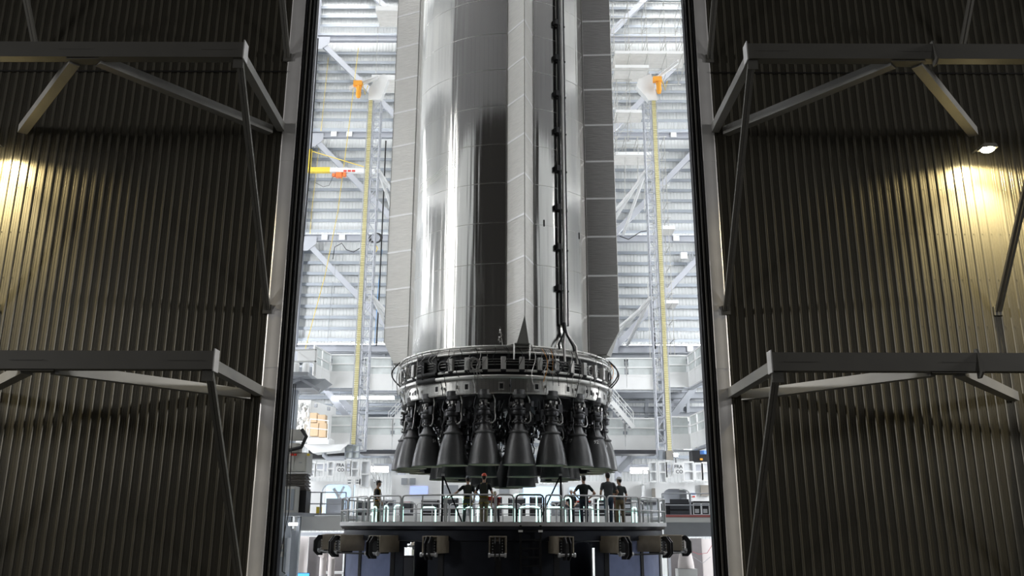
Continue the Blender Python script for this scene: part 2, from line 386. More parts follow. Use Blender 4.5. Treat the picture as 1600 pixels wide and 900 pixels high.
RK = thing('rocket_booster', 'towering stainless steel rocket booster with a ring of black engines', 'rocket', (BX, BY, H0 + 2))
Z0 = H0 + 7.12; ZS = H0 + 9.0 - .07; RH = 1.84
zs = [Z0, ZS] + [ZS + RH * k for k in range(1, 24)]
for i in range(len(zs) - 1):
    a, b = zs[i], zs[i + 1]; e = random.uniform(-.004, .004)
    MB().lathe([(4.487, a), (4.5 + e, a + .012), (4.5 + e, b - .012), (4.487, b)], 160, (BX, BY, 0)).build('barrel_ring', steel_dot if i in (0, 1, 6, 7) else steel, RK, angle=12)
    if i: MB().lathe([(4.488, a - .006), (4.4975, a - .004), (4.4975, a + .004), (4.488, a + .006)], 160, (BX, BY, 0)).build('weld_seam', steel_dull, RK)
MB().lathe([(4.5, zs[-1]), (0, zs[-1] + .2)], 64, (BX, BY, 0)).build('top_dome', steel, RK)

# chines
def chine(az):
    c = thing('chine', parent=RK, loc=pol(4.5, az, Z0))
    hw = R(7.35) * 4.5; hr = 1.17
    rad = Vector((math.sin(R(az)), -math.cos(R(az)), 0)); tan = Vector((math.cos(R(az)), math.sin(R(az)), 0)); up = Vector((0, 0, 1))
    cen = Vector((BX, BY, 0))
    def q(t, r_, z): return cen + rad * r_ + tan * t + up * z
    zb = H0 + 7.18; zr = H0 + 8.25                 # foot of the faces / foot of the ridge
    rb = math.sqrt(4.5 ** 2 - hw ** 2) - .01
    first = zb; seams = [ZS - .0 + RH * k for k in range(0, 23)]
    edges = [zb] + seams
    for s_ in (-1, 1):
        side = thing('chine_side', parent=c, loc=pol(4.5, az, Z0)) if False else c
        for i in range(len(edges) - 1):
            a, b = edges[i] + .02, edges[i + 1] - .02
            def face(z0, z1, cut=False):
                # the sheet is quilted: horizontal swages across the face
                nz = max(4, int((z1 - z0) / .11)); vs = []; fs = []
                for j in range(nz * 2 + 1):
                    z = z0 + (z1 - z0) * j / (nz * 2); o = .012 if j % 2 else 0
                    for k, u in enumerate((0, .04, .5, .96, 1)):
                        oo = o if 0 < k < 4 else 0
                        t = s_ * hw * (1 - u); r_ = rb + (hr + 4.5 - rb) * u
                        if cut and z < zr:          # below the ridge foot the plate runs back to the hull
                            f_ = (z - zb) / (zr - zb); lim = .57 + .43 * f_
                            uu = u * lim; t = s_ * hw * (1 - uu); r_ = rb + (hr + 4.5 - rb) * uu
                        nrm = (rad * hw + tan * s_ * hr).normalized()
                        vs.append(q(t, r_, z) + nrm * oo)
                for j in range(nz * 2):
                    for k in range(4): n0 = j * 5 + k; fs.append([n0, n0 + 1, n0 + 6, n0 + 5])
                return vs, fs
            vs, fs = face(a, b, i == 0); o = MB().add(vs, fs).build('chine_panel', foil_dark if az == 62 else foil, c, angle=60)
        for z in seams[:-1]:
            for e in (.0,):
                mb = MB(); nrm = (rad * hw + tan * s_ * hr).normalized() * .018
                A, B = q(s_ * hw, rb, z), q(0, hr + 4.5, z)
                mb.add([A - up * .042 + nrm, B - up * .042 + nrm, B + up * .042 + nrm, A + up * .042 + nrm, A - up * .044 - nrm, B - up * .044 - nrm, B + up * .044 - nrm, A + up * .044 - nrm], [(0, 1, 2, 3), (4, 5, 1, 0), (3, 2, 6, 7)])
                mb.build('seam_strip', seam_m, c)
        # edge flange with its rivets
        mb = MB()
        e0 = q(s_ * (hw + .03), rb + .02, zb); e1 = q(s_ * (hw + .03), rb + .02, edges[-1]); mb.bar(e0, e1, .06, .02, rad)
        z = zb + .1
        while z < H0 + 24: mb.box(q(s_ * (hw + .03), rb + .045, z), (.025, .025, .03)); z += .2
        mb.build('edge_flange', steel_dull, c)
    MB().bar(q(0, hr + 4.5, zr), q(0, hr + 4.5, edges[-1]), .03, .03, rad).build('ridge_cap', steel_dull, c)
    # sloping foot plate closing the end
    f_ = .57; t = hw * (1 - f_); r_ = rb + (hr + 4.5 - rb) * f_
    MB().add([q(-t, r_, zb), q(t, r_, zb), q(0, hr + 4.5, zr), q(-hw, rb, zb), q(hw, rb, zb)], [(0, 1, 2), (3, 4, 1, 0)]).build('foot_plate', M('foot_plate_grey', (.30, .30, .28), .5, .5), c)
    return c
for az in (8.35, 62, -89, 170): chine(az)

# aft skirt
SK = thing('aft_skirt', parent=RK, loc=(BX, BY, H0 + 5.2))
zt, zb_ = H0 + 7.14, H0 + 5.2
MB().lathe([(4.5, zt), (4.64, zt - .02), (4.65, zt - .08), (4.65, H0 + 6.94), (4.56, H0 + 6.92), (4.56, H0 + 5.98), (4.65, H0 + 5.96), (4.65, zb_ + .05), (4.62, zb_), (4.45, zb_), (4.45, zb_ + .3)], 160, (BX, BY, 0)).build('skirt_shell', steel_skirt, SK, angle=25)
MB().lathe([(4.575, H0 + 5.98), (4.575, H0 + 6.92)], 120, (BX, BY, 0)).build('equipment_recess', black_m, SK)
def ringpipe(r_, z, rr, nm, mt, a0=0, a1=360, n=120):
    full = a1 - a0 >= 359; pts = [pol(r_, a0 + (a1 - a0) * i / n, z) for i in range(n if full else n + 1)]
    return MB().tube(pts, rr, 8, closed=full).build(nm, mt, SK, angle=60)
ringpipe(4.80, H0 + 7.12, .048, 'ring_pipe', steel_dull)
ringpipe(4.82, H0 + 6.86, .052, 'ring_pipe', steel_dull)
ringpipe(4.84, H0 + 5.86, .085, 'ring_pipe', steel_dull)
ringpipe(4.76, H0 + 7.0, .016, 'thin_pipe', eng_l)
for z in (6.60, 6.50, 6.38): ringpipe(4.72, H0 + z, .020, 'thin_pipe', eng_l)
for i in range(40):
    a = 4 + 9 * i
    if -50 < ((a + 180) % 360 - 180) < -36: continue
    MB().tube([pol(4.78, a - 3.2, H0 + 6.12), pol(4.78, a, H0 + 6.12), pol(4.78, a + 3.2, H0 + 6.12)], .055, 8).build('purge_pipe', steel_dull, SK)
ringpipe(4.77, H0 + 6.12, .03, 'thin_pipe', eng_m)
for rr, z in ((.10, 5.86), (.07, 6.86), (.08, 6.12)): ringpipe(4.83, H0 + z, rr + .01, 'black_wrap', black_r, -50, -36, 10)
MB().lathe([(4.66, H0 + 6.05), (4.69, H0 + 6.1), (4.69, H0 + 6.75), (4.66, H0 + 6.8)], 8, (BX, BY, 0), -51, -36).build('black_blanket', black_r, SK)
def skirt_item(nm, mt, dims, r_, z, az, proto, sub=None):
    if proto.get(nm) is None:
        o = MB().box((0, 0, 0), dims).build(nm, mt, None, origin=(0, 0, 0)); proto[nm] = o
        bm = bmesh.new(); bm.from_mesh(o.data); bmesh.ops.bevel(bm, geom=bm.edges[:], offset=.015, segments=2, affect='EDGES'); bm.to_mesh(o.data); bm.free()
    else: o = proto[nm].copy(); C.objects.link(o)
    o.parent = SK; o.rotation_euler = (0, 0, R(az)); o.location = pol(r_, az, z) - WO[SK.name]; WO[o.name] = pol(r_, az, z); return o
pr = {}
for i in range(40):
    az = 9 * i + 4 - 4.5
    bl = -50 < ((az + 180) % 360 - 180) < -36
    o = skirt_item('shield_box_black' if bl else 'shield_box', black_r if bl else M('shield_box_steel', (.68, .67, .65), .4, .5), (.21, .18, .52), 4.80, H0 + 6.42, az, pr); 
    if bl: o.name = 'shield_box'
    o2 = skirt_item('box_bracket', black_m, (.24, .10, .06), 4.80, H0 + 6.13, az, pr)
for i in range(60):
    az = 6 * i
    skirt_item('pipe_clamp', steel_dull, (.035, .12, .12), 4.80, H0 + 7.12, az + 1.5, pr)
    skirt_item('pipe_stay', steel_dull, (.02, .02, .28), 4.80, H0 + 7.0, az + 2.3, pr)
for i in range(20):
    az = 18 * i - 1.5
    o = skirt_item('access_opening', black_m, (.17, .03, .24), 4.655, H0 + 5.5, az, pr)
    fr = skirt_item('opening_frame', steel_dull, (.25, .02, .32), 4.652, H0 + 5.5, az, pr)
    mb = MB(); a = pol(4.84, az + 4, H0 + 5.8); b = pol(4.7, az + 4.6, H0 + 5.2)
    mb.tube([a, (a + b) / 2 + Vector((.04, -.05, 0)), b], .022, 6)
    mb.box(pol(4.74, az + 4.3, H0 + 5.5), (.07, .08, .10)); mb.box(pol(4.76, az + 4.8, H0 + 5.42), (.05, .06, .05))
    if i % 2: mb.tube([pol(4.7, az - 5, H0 + 5.75), pol(4.82, az - 5.4, H0 + 5.5), pol(4.68, az - 4.6, H0 + 5.25)], .014, 5); mb.box(pol(4.72, az - 5, H0 + 5.5), (.06, .06, .14))
    mb.build('drain_line', eng_l if i % 3 else eng_m, SK)
def coil(az, z, r_, n, mt, seed):
    rnd = random.Random(seed); pts = []; c = pol(4.98, az, z); tx = Vector((math.cos(R(az)), math.sin(R(az)), 0)); rad = Vector((math.sin(R(az)), -math.cos(R(az)), 0))
    for i in range(n * 14):
        a = 2 * PI * i / 14; rr = r_ * (1 + .12 * math.sin(a * .37 + seed)); pts.append(c + tx * math.cos(a) * rr * .9 + Vector((0, 0, 1)) * math.sin(a) * rr + rad * (.03 * math.sin(a * .9 + seed)))
    pts += [c + tx * (.02 * k) - Vector((0, 0, .16 * k)) - rad * .02 * k for k in range(2, 6)]
    MB().tube(pts, .013, 5).build('cable_coil', mt, SK, angle=60)
for k, (az, r_, mt) in enumerate(((-31, .22, eng_m), (-15, .27, eng_l), (-13.5, .22, eng_l), (23, .27, eng_l), (26, .22, eng_m), (31, .2, eng_m), (47, .2, eng_l), (-62, .18, eng_m), (68, .2, black_r))): coil(az, H0 + 6.35, r_, 4, mt, k)
rnd = random.Random(3)
for k in range(46):                                   # loose harness cables looping over the pipes
    az = -80 + 160 * k / 45 + rnd.uniform(-2, 2)
    if k > 30: az = rnd.uniform(18, 80)
    z = H0 + 7.05; pts = []
    d = rnd.uniform(.5, 1.7); w_ = rnd.uniform(.5, 3.5); q_ = rnd.choice((1, 2)); q2 = rnd.uniform(0, 2)
    for j in range(15): t = j / 14; pts.append(pol(4.9 + .09 * math.sin(PI * t), az + w_ * math.sin(PI * t * q_) * .6 + .4 * math.sin(5 * t + q2) + w_ * t * .4, z - d * t))
    MB().tube(pts, rnd.choice((.009, .012, .016)), 5).build('harness_cable', rnd.choice((eng_l, eng_m, black_r, eng_l, orange if k > 30 else eng_l)), SK, angle=60)
for az in (74, 80, -80):                              # big hoses bowing out at the rim
    MB().tube([pol(4.8 + .42 * math.sin(PI * t / 8), az + t * .3, H0 + 7.2 - 1.2 * t / 8) for t in range(9)], .03, 8).build('umbilical_hose', black_r if az != 74 else eng_m, SK, angle=60)
for az in (4.5, 12):
    MB().tube([pol(5.0, az, H0 + 7.2), pol(5.02, az, H0 + 6.9), pol(4.92, az, H0 + 6.55)], .035, 6).build('chine_foot_stay', steel_dull, SK)

# raceway pipes on the hull with brackets and forked foot
RW = thing('raceway', parent=RK, loc=pol(4.6, 32, H0 + 7.4)); zt_ = zs[-1]
MB().tube([pol(4.66, 31.2, H0 + 8.2), pol(4.66, 31.2, zt_)], .062, 10).build('raceway_pipe', black_m, RW)
MB().tube([pol(4.66, 33.4, H0 + 8.2), pol(4.66, 33.4, zt_)], .085, 10).build('raceway_pipe', steel_dull, RW)
MB().tube([pol(4.62, 35.4, H0 + 8.2), pol(4.62, 35.4, zt_)], .05, 10).build('raceway_pipe', dark_p, RW)
MB().tube([pol(4.70, 32.0, H0 + 8.3), pol(4.72, 32.4, H0 + 8.0), pol(4.72, 33.2, H0 + 7.75)], .09, 10).build('manifold', black_m, RW)
for z in [ZS + RH * k + .9 for k in range(-1, 22)]:
    if z > H0 + 8.3: MB().box(pol(4.62, 29.8, z), (.14, .2, .26), R(31)).box(pol(4.62, 33, z - .1), (.5, .1, .07), R(33)).build('raceway_bracket', black_m, RW)
for a1, z1 in ((27.6, 7.1), (30.6, 6.5), (36.4, 7.1), (38.2, 6.55)):
    MB().tube([pol(4.72, 32.8, H0 + 8.1), pol(4.74, 32.8 + (a1 - 32.8) * .3, H0 + 7.75), pol(4.86, a1, H0 + 7.3), pol(4.9, a1 + .3, H0 + z1)], .048, 8).build('fork_pipe', steel_dull if z1 < 7 else black_m, RW, angle=60)
mb = MB()
for k in range(7): mb.box(pol(4.56, -2.2 - .35 * (k % 3) + k * .28 * (k < 4), H0 + 7.95 - k * .10), (.07, .07, .06), k)
mb.tube([pol(4.54, -2.4, H0 + 8.0), pol(4.56, -1.8, H0 + 7.6), pol(4.6, -1, H0 + 7.2)], .012, 5); mb.build('sensor_cluster', eng_l, RK)
# small hull ports and scuffs
for az, z in ((22, 12.7), (47, 12.5)): MB().box(pol(4.5, az, H0 + z), (.06, .03, .3), R(az)).build('hull_slot', black_m, RK)
mb = MB()
for i in range(5):
    for j in range(34): mb.box(pol(4.5, -62 + 33 * j / 33, H0 + 15.3 - i * .10 + .0045 * j * j * .12), (.04, .012, .035), R(-62 + j))
mb.build('rivet_band', steel_dull, RK)['kind'] = 'stuff'

# thrust structure above the engines
MB().lathe([(4.44, H0 + 5.5), (4.40, H0 + 5.15), (0.0, H0 + 5.05)], 64, (BX, BY, 0)).build('thrust_plate', eng_m, RK)
mb = MB(); rnd = random.Random(11)
for k in range(260):
    a = rnd.uniform(0, 360); r_ = rnd.uniform(1.2, 4.1); z = H0 + rnd.uniform(3.9, 5.1); mb.box(pol(r_, a, z), (rnd.uniform(.06, .25), rnd.uniform(.06, .25), rnd.uniform(.06, .3)), rnd.uniform(0, 3))
for k in range(160):
    a = rnd.uniform(0, 360); r_ = rnd.uniform(1.4, 4.2); z = H0 + 5.05; dz = rnd.uniform(.5, 1.4)
    mb.tube([pol(r_, a, z), pol(r_ + rnd.uniform(-.2, .2), a + rnd.uniform(-5, 5), z - dz * .6), pol(r_ + rnd.uniform(-.3, .3), a + rnd.uniform(-7, 7), z - dz)], rnd.uniform(.015, .05), 5)
mb.build('engine_plumbing', eng_m, RK)['kind'] = 'stuff'

# engines
NZ = [(.650, 0), (.655, .03), (.640, .06), (.615, .25), (.575, .48), (.52, .72), (.46, .95), (.395, 1.15), (.350, 1.25)]
def rz(z):
    for (r0, z0), (r1, z1) in zip(NZ[:-1], NZ[1:]):
        if z0 <= z <= z1: return r0 + (r1 - r0) * (z - z0) / (z1 - z0)
    return .35
def make_engine():
    e = thing('engine', parent=RK, loc=(BX, BY, H0)); o = WO[e.name]
    mb = MB(); mb.lathe(NZ, 48, o); mb.cur = 1; mb.lathe([(.650, 0), (.625, .0), (.60, .2), (.56, .48), (.50, .72), (.38, 1.12), (.15, 1.4)], 48, o)
    mb.build('nozzle', [nozzle_m, nozzle_in], e)
    MB().lathe([(.35, 1.25), (.385, 1.26), (.40, 1.30), (.385, 1.34), (.335, 1.35), (.30, 1.40), (.235, 1.52), (.20, 1.60), (.19, 1.66)], 32, o).build('throat_cone', nozzle_m, e)
    MB().lathe([(.19, 1.64), (.26, 1.65), (.27, 1.68), (.26, 1.71), (.20, 1.72), (.20, 1.77), (.25, 1.78), (.25, 1.83), (.19, 1.84), (.20, 1.95), (.24, 1.96), (.26, 2.0)], 28, o).build('chamber_manifold', eng_m, e)
    MB().lathe([(.25, 1.98), (.31, 2.0), (.33, 2.06), (.33, 2.14), (.30, 2.19), (.34, 2.21), (.34, 2.26), (.25, 2.29), (.22, 2.38), (.15, 2.42), (.14, 2.62), (.18, 2.66)], 28, o).build('powerhead', eng_m, e)
    MB().lathe([(.18, 2.64), (.26, 2.68), (.30, 2.78), (.32, 2.80), (.32, 3.0), (.28, 3.02), (0, 3.02)], 28, o).build('gimbal_cup', nozzle_m, e)
    mb = MB()
    for k in range(10):
        a = 2 * PI * k / 10; mb.box(o + Vector((.22 * math.cos(a), .22 * math.sin(a), 2.40 + .05 * (k % 2))), (.06, .06, .08), a)
        mb.box(o + Vector((.28 * math.cos(a), .28 * math.sin(a), 1.735)), (.03, .03, .04), a)
    mb.box(o + Vector((.1, -.26, 2.52)), (.10, .10, .12)); mb.box(o + Vector((-.13, -.2, 2.55)), (.09, .09, .09))
    mb.build('bolt_fittings', eng_l, e)['kind'] = 'stuff'
    MB().box(o + Vector((.34, -.1, 2.3)), (.2, .22, .34)).box(o + Vector((-.36, .05, 2.05)), (.16, .2, .4)).lathe([(0, 1.7), (.11, 1.72), (.12, 1.8), (.12, 2.2), (.08, 2.3), (0, 2.32)], 14, o + Vector((.02, .36, 0))).build('controller_box', eng_m, e)
    MB().tube([o + Vector(p) for p in ((.20, -.1, 1.68), (.36, -.14, 1.66), (.46, -.14, 1.76), (.47, -.12, 1.95), (.42, -.1, 2.2), (.44, -.05, 2.6), (.3, 0, 2.9))], .034, 8).build('feed_line', eng_l, e, angle=60)
    MB().tube([o + Vector(p) for p in ((-.3, -.12, 1.3), (-.40, -.16, 1.40), (-.44, -.14, 1.62), (-.36, -.12, 1.8), (-.36, -.1, 2.0))], .028, 8).build('coolant_line', eng_m, e, angle=60)
    MB().tube([o + Vector(p) for p in ((-.26, -.16, 2.05), (-.42, -.2, 2.3), (-.40, -.14, 2.6), (-.3, -.1, 2.85))], .02, 6).build('coolant_line', eng_m, e, angle=60)
    return e
eng = make_engine(); n_e = 0
def place_engine(r_, az, z, lean=0):
    global n_e
    o = eng if n_e == 0 else copy_tree(eng, RK); n_e += 1
    o.location = pol(r_, az, z) - WO[RK.name]; o.rotation_euler = (Matrix.Rotation(R(az), 3, 'Z') @ Matrix.Rotation(R(lean), 3, 'X')).to_euler(); WO[o.name] = pol(r_, az, z)
    return o
outer = {}
for k in range(20): outer[k] = place_engine(4.42, 7.6 + 18 * k, H0 + 2.36)
for k in range(10): place_engine(2.75, 16 + 36 * k, H0 + 1.98)
for k in range(3): place_engine(.95, 50 + 120 * k, H0 + 1.66)
def number(body, e, az, zc, size):                     # painted on the curve of the nozzle
    vs, fs = text_pts(body, size); out = []
    for v in vs:
        z = zc + v.y; r_ = rz(z) + .006; a = R(az) + v.x / rz(zc); out.append(Vector((r_ * math.sin(a), -r_ * math.cos(a), z)))
    me = bpy.data.meshes.new('painted_number'); me.from_pydata(out, [], fs); me.materials.append(text_w)
    o = bpy.data.objects.new('painted_number', me); C.objects.link(o); o.parent = e
    o['label'] = 'white painted number ' + body
# the engine's own frame is turned by its azimuth, so a local azimuth of -az faces the camera
number('92', outer[3], -60, 1.02, .22)
number('9', outer[4], -66, .95, .20)
number('17', outer[2], -92, .98, .20)
number('54', outer[17], 90, .98, .19)
# ---------------------------------------------------------------- the engine work stand under the rocket
MX = BX - .05; DZ = H0 + .03
def mp(r_, az, z): return Vector((MX + r_ * math.sin(R(az)), BY - r_ * math.cos(R(az)), z))
MT = thing('engine_stand', 'round dark blue-black steel stand under the engines with a railed deck', 'work stand', (MX, BY, 0))
MB().lathe([(4.7, DZ), (7.08, DZ), (7.08, DZ - .05), (7.0, DZ - .16), (4.7, DZ - .16)], 72, (MX, BY, 0), closed=True).build('deck', mount_m, MT, angle=25)
MB().lathe([(7.08, DZ - .03), (7.11, DZ - .03), (7.11, DZ + .12), (7.08, DZ + .12)], 96, (MX, BY, 0), closed=True).build('toe_board', rail_m, MT, angle=25)
MB().lathe([(6.9, DZ - .16), (6.92, DZ - .2), (6.92, DZ - .55), (6.6, DZ - .6), (6.6, DZ - .16)], 72, (MX, BY, 0), closed=True).build('ring_girder', mount_m, MT, angle=25)
for k in range(20):                                  # shell panels between the arms; every fifth has an arched opening
    a0 = 18 * k - 1.0; mid = a0 + 9
    zlo = 0.0; zhi = DZ - .58
    light = 25 < abs((mid + 180) % 360 - 180) < 75
    wa = (mid + 180) % 360 - 180
    if k in (7, 8, 11, 12): continue
    if abs(abs(wa) - 26) < 9.1 and False: pass
    r_ = 6.80
    if k in (1, 18):                          # open bay with round-cornered jambs
        w_ = 4.6
        mb = MB()
        mb.lathe([(r_, zlo), (r_ + .05, zlo), (r_ + .05, zhi), (r_, zhi)], 3, (MX, BY, 0), a0, a0 + 9 - w_, closed=True)
        mb.lathe([(r_, zlo), (r_ + .05, zlo), (r_ + .05, zhi), (r_, zhi)], 3, (MX, BY, 0), a0 + 9 + w_, a0 + 18, closed=True)
        for i in range(8):
            u = (i + .5) / 8 * 2 - 1; h = .45 * (1 - math.sqrt(max(0, 1 - abs(u) ** 2.5)))
            mb.lathe([(r_, zhi - .02 - h), (r_ + .05, zhi - .02 - h), (r_ + .05, zhi), (r_, zhi)], 1, (MX, BY, 0), a0 + 9 + (u - .125) * w_, a0 + 9 + (u + .125) * w_, closed=True)
        mb.build('shell_panel', mount_m, MT, angle=25)
    else:
        o = MB().lathe([(r_, zlo), (r_ + .05, zlo), (r_ + .05, zhi), (r_, zhi)], 4, (MX, BY, 0), a0 + .2, a0 + 17.8, closed=True).build('shell_panel', mount_l if k in (2, 17, 3, 16) else mount_m, MT, angle=25)
        if k in (2, 17, 3, 16): tag(o, 'shell panel coloured as lit by blue light')
    MB().ibeam(mp(r_ - .05, a0, 0), mp(r_ - .05, a0, zhi), .22, .25, .03, mp(1, a0, 0) - mp(0, a0, 0)).build('shell_rib', black_m, MT)
for az in (-73, -37, 35, 71, 107, -109, 180):
    MB().box(mp(6.6, az, DZ / 2 - .5), (.34, .34, DZ - 1.0), R(az)).build('leg', black_m, MT)
MB().lathe([(3.8, 0), (3.9, 0), (3.9, DZ - .4), (3.8, DZ - .4)], 48, (MX, BY, 0), closed=True).build('inner_ring', mount_m, MT)
# hold-down arms
def arm(az):
    A = thing('clamp_arm', parent=MT, loc=mp(7.3, az, DZ - .35)); M3 = Matrix.Rotation(R(az), 3, 'Z')
    rd = Vector((math.sin(R(az)), -math.cos(R(az)), 0)); tn = Vector((math.cos(R(az)), math.sin(R(az)), 0)); z0, z1 = DZ - .98, DZ - .38
    def bx(mb, t0, t1, r0, r1, a, b): mb.box(Vector((MX, BY, 0)) + rd * (r0 + r1) / 2 + tn * (t0 + t1) / 2 + Vector((0, 0, (a + b) / 2)), (t1 - t0, r1 - r0, b - a), M3)
    mb = MB(); bx(mb, -.31, .31, 6.8, 7.85, z1 - .04, z1); bx(mb, -.31, -.26, 6.8, 7.85, z0, z1 - .04); bx(mb, .26, .31, 6.8, 7.85, z0, z1 - .04)
    bx(mb, -.26, .26, 6.8, 7.65, z1 - .30, z1 - .26); bx(mb, -.26, .26, 7.60, 7.64, z1 - .30, z1 - .04); mb.build('arm_box', box_m, A)
    mb = MB(); poly = [(0, .5), (.20, .5), (.38, .28), (.38, -.14), (.22, -.30), (0, -.30), (0, -.18), (.14, -.18), (.22, -.10), (.22, .22), (.12, .34), (0, .34)]
    for t in (-.10, .06): MB().prism(poly, Vector((MX, BY, z0 + .08)) + rd * 7.8 + tn * t, rd, (0, 0, 1), tn, .04).build('claw_plate', black_m, A)
    mb = MB()
    for s_ in (-1, 1):
        for j in range(5): bx(mb, s_ * .17 - .02, s_ * .17 + .02, 7.8, 7.84, z0 + .04 + j * .10, z0 + .08 + j * .10)
        for j in range(3): bx(mb, s_ * (.12 + .07 * j) - .018, s_ * (.12 + .07 * j) + .018, 7.78, 7.83, z0 - .03, z0 + .01)
    mb.build('bolt_row', rail_m, A)['kind'] = 'stuff'
    mb = MB(); bx(mb, -.22, .22, 7.3, 7.8, z0 - .05, z0 + .42); mb.build('arm_core', black_m, A)
    mb = MB(); c = Vector((MX, BY, z0 - .04)) + rd * 7.95; mb.tube([c - tn * .32, c + tn * .32], .05, 10); mb.tube([c - tn * .32, c - tn * .25], .08, 10); mb.tube([c + tn * .25, c + tn * .32], .08, 10); mb.build('hinge_pin', rail_m, A)
for k in range(20): arm(-1.0 + 18 * k)
for a in range(0, 20):
    if a in (0, 19, 1, 18): continue
    MB().tube([mp(7.95, -1 + 18 * a + 18 * t / 4, DZ - 1.03) for t in range(5)], .035, 6).build('tie_rod', black_m, MT, angle=60)
# ladder below the deck
lx = P(829, 820, BY - 7.2).x; ly = BY - 7.05
mb = MB()
for s_ in (-.36, .36): mb.span(lx + s_ - .04, ly - .12, .2, lx + s_ + .04, ly - .02, DZ + .0)
mb.build('ladder_stile', black_m, MT)
z = .4
while z < DZ - .1: MB().span(lx - .34, ly - .11, z, lx + .34, ly - .05, z + .05).build('ladder_rung', black_m, MT); z += .30
for s_ in (-.36, .36): MB().span(lx + s_ - .08, ly - .14, DZ - .24, lx + s_ + .08, ly - .11, DZ - .17).build('marker_plate', text_w, MT)
# rail sections with rounded corners
def rail_section(a0, a1, gate=False):
    n = 6; h0, h1 = DZ + .13, DZ + 1.08; g = thing('rail_section' if not gate else 'rail_gate', parent=MT, loc=mp(7.06, (a0 + a1) / 2, DZ))
    rc = .12; pa = [mp(7.06, a0, DZ)]; da = math.degrees(rc / 7.06)
    pa += [mp(7.06, a0, h1 - rc), mp(7.06, a0 + da * .3, h1 - rc * .3), mp(7.06, a0 + da, h1)]
    pa += [mp(7.06, a0 + da + (a1 - a0 - 2 * da) * i / n, h1) for i in range(1, n + 1)]
    pa += [mp(7.06, a1 - da * .3, h1 - rc * .3), mp(7.06, a1, h1 - rc), mp(7.06, a1, DZ)]
    MB().tube(pa, .032, 8).build('frame_tube', rail_m if not gate else black_m, g, angle=60)
    MB().tube([mp(7.06, a0 + (a1 - a0) * i / n, DZ + .58) for i in range(n + 1)], .024, 6).build('mid_rail', rail_m, g, angle=60)
    if a1 - a0 > 9: MB().tube([mp(7.06, (a0 + a1) / 2, DZ), mp(7.06, (a0 + a1) / 2, h1)], .026, 6).build('mid_post', rail_m, g)
ag = math.degrees(math.asin((lx - MX) / 7.06))
rail_section(ag - 4.2, ag + 4.0, True)
a = ag + 4.6
wid = [5.6, 15.2, 15.2, 15.2, 15.2, 15.2, 15.2, 15.2, 15.2, 15.2, 15.2, 15.2, 15.2, 15.2, 15.2, 15.2, 15.2, 15.2, 15.2, 15.2, 15.2, 15.2]
rem = 360 - 9.2 - 5.6 - 5.6; nsec = 22; wz = rem / nsec
rail_section(a, a + 5.2); a += 5.6
for k in range(nsec): rail_section(a + .3, a + wz - .3); a += wz
rail_section(a, a + 5.2)
# short stair rails at the ends of the deck where the gangways meet it
for az in (-58, -66, 57, 65):
    MB().tube([mp(6.6, az, DZ), mp(6.6, az, DZ + 1.05), mp(5.9, az, DZ + 1.05), mp(5.9, az, DZ)], .025, 6).tube([mp(6.6, az, DZ + .55), mp(5.9, az, DZ + .55)], .02, 6).build('inner_guard', rail_m, MT)

# glowing tube arches standing on the deck
def arch(az, r_, w_, h_, dip=0, one=False):
    c = mp(r_, az, DZ); t = Vector((math.cos(R(az)), math.sin(R(az)), 0)); u = Vector((0, 0, 1)); pts = []
    q = .10
    pts = [c - t * w_ / 2 + u * .05, c - t * w_ / 2 + u * (h_ - q), c - t * (w_ / 2 - q * .3) + u * (h_ - q * .3), c - t * (w_ / 2 - q) + u * h_, c + u * (h_ - dip), c + t * (w_ / 2 - q) + u * h_, c + t * (w_ / 2 - q * .3) + u * (h_ - q * .3), c + t * w_ / 2 + u * (h_ - q), c + t * w_ / 2 + u * .05]
    if one: pts = pts[:5]
    T = thing('light_arch', None, 'light', mp(r_, az, DZ))
    MB().tube(pts, .028, 8).build('light_tube', led_g, T, angle=60)
    for p in (pts[0], pts[-1] if not one else pts[0]): MB().box((p.x, p.y, DZ + .03), (.14, .14, .06)).build('foot', rail_m, T)
    return T
specs = [(-62, 6.0, .45, .72, 0, 'slim glowing tube arch at the left end of the deck'),
 (-50, 6.1, .30, .74, 0, 'narrow glowing tube arch just behind the lone man in profile'),
 (-41, 6.2, .5, .74, 0, 'glowing tube arch to the right of the lone man in profile'),
 (-27, 6.2, .62, .66, 0, 'low glowing tube arch below the tall wide one on the left'),
 (-20, 5.6, .9, 1.05, 0, 'tall wide glowing tube arch in the left half of the deck'),
 (-13, 6.3, .62, .66, .08, 'glowing tube arch with a sagging top left of the two men in harness'),
 (-6, 6.3, .5, .66, 0, 'glowing tube arch behind the man reaching out his left arm'),
 (1, 6.4, .70, .66, .0, 'glowing tube arch right of the man with the red hard hat'),
 (9.5, 6.3, .78, .66, -.02, 'glowing tube arch behind the ladder gate'),
 (9.3, 5.4, .9, 1.15, 0, 'tall glowing tube arch rising behind the ladder gate'),
 (19, 6.3, .70, .66, 0, 'glowing tube arch left of the man with hands on hips'),
 (24, 5.5, .95, 1.05, .12, 'tall glowing tube arch with sagging top beside the man with hands on hips'),
 (31.5, 6.2, .60, .68, 0, 'glowing tube arch between the man with hands on hips and the man in grey'),
 (42, 5.9, .5, 1.0, 0, 'tall glowing tube arch between the two rightmost men'),
 (53, 6.0, .45, .85, .05, 'glowing tube arch right of the man in the white hard hat'),
 (63, 6.1, .45, .72, 0, 'slim glowing tube arch at the right end of the deck')]
for az, r_, w_, h_, dip, lab in specs: tag(arch(az, r_, w_, h_, dip), lab, group='glowing tube arches on the deck')
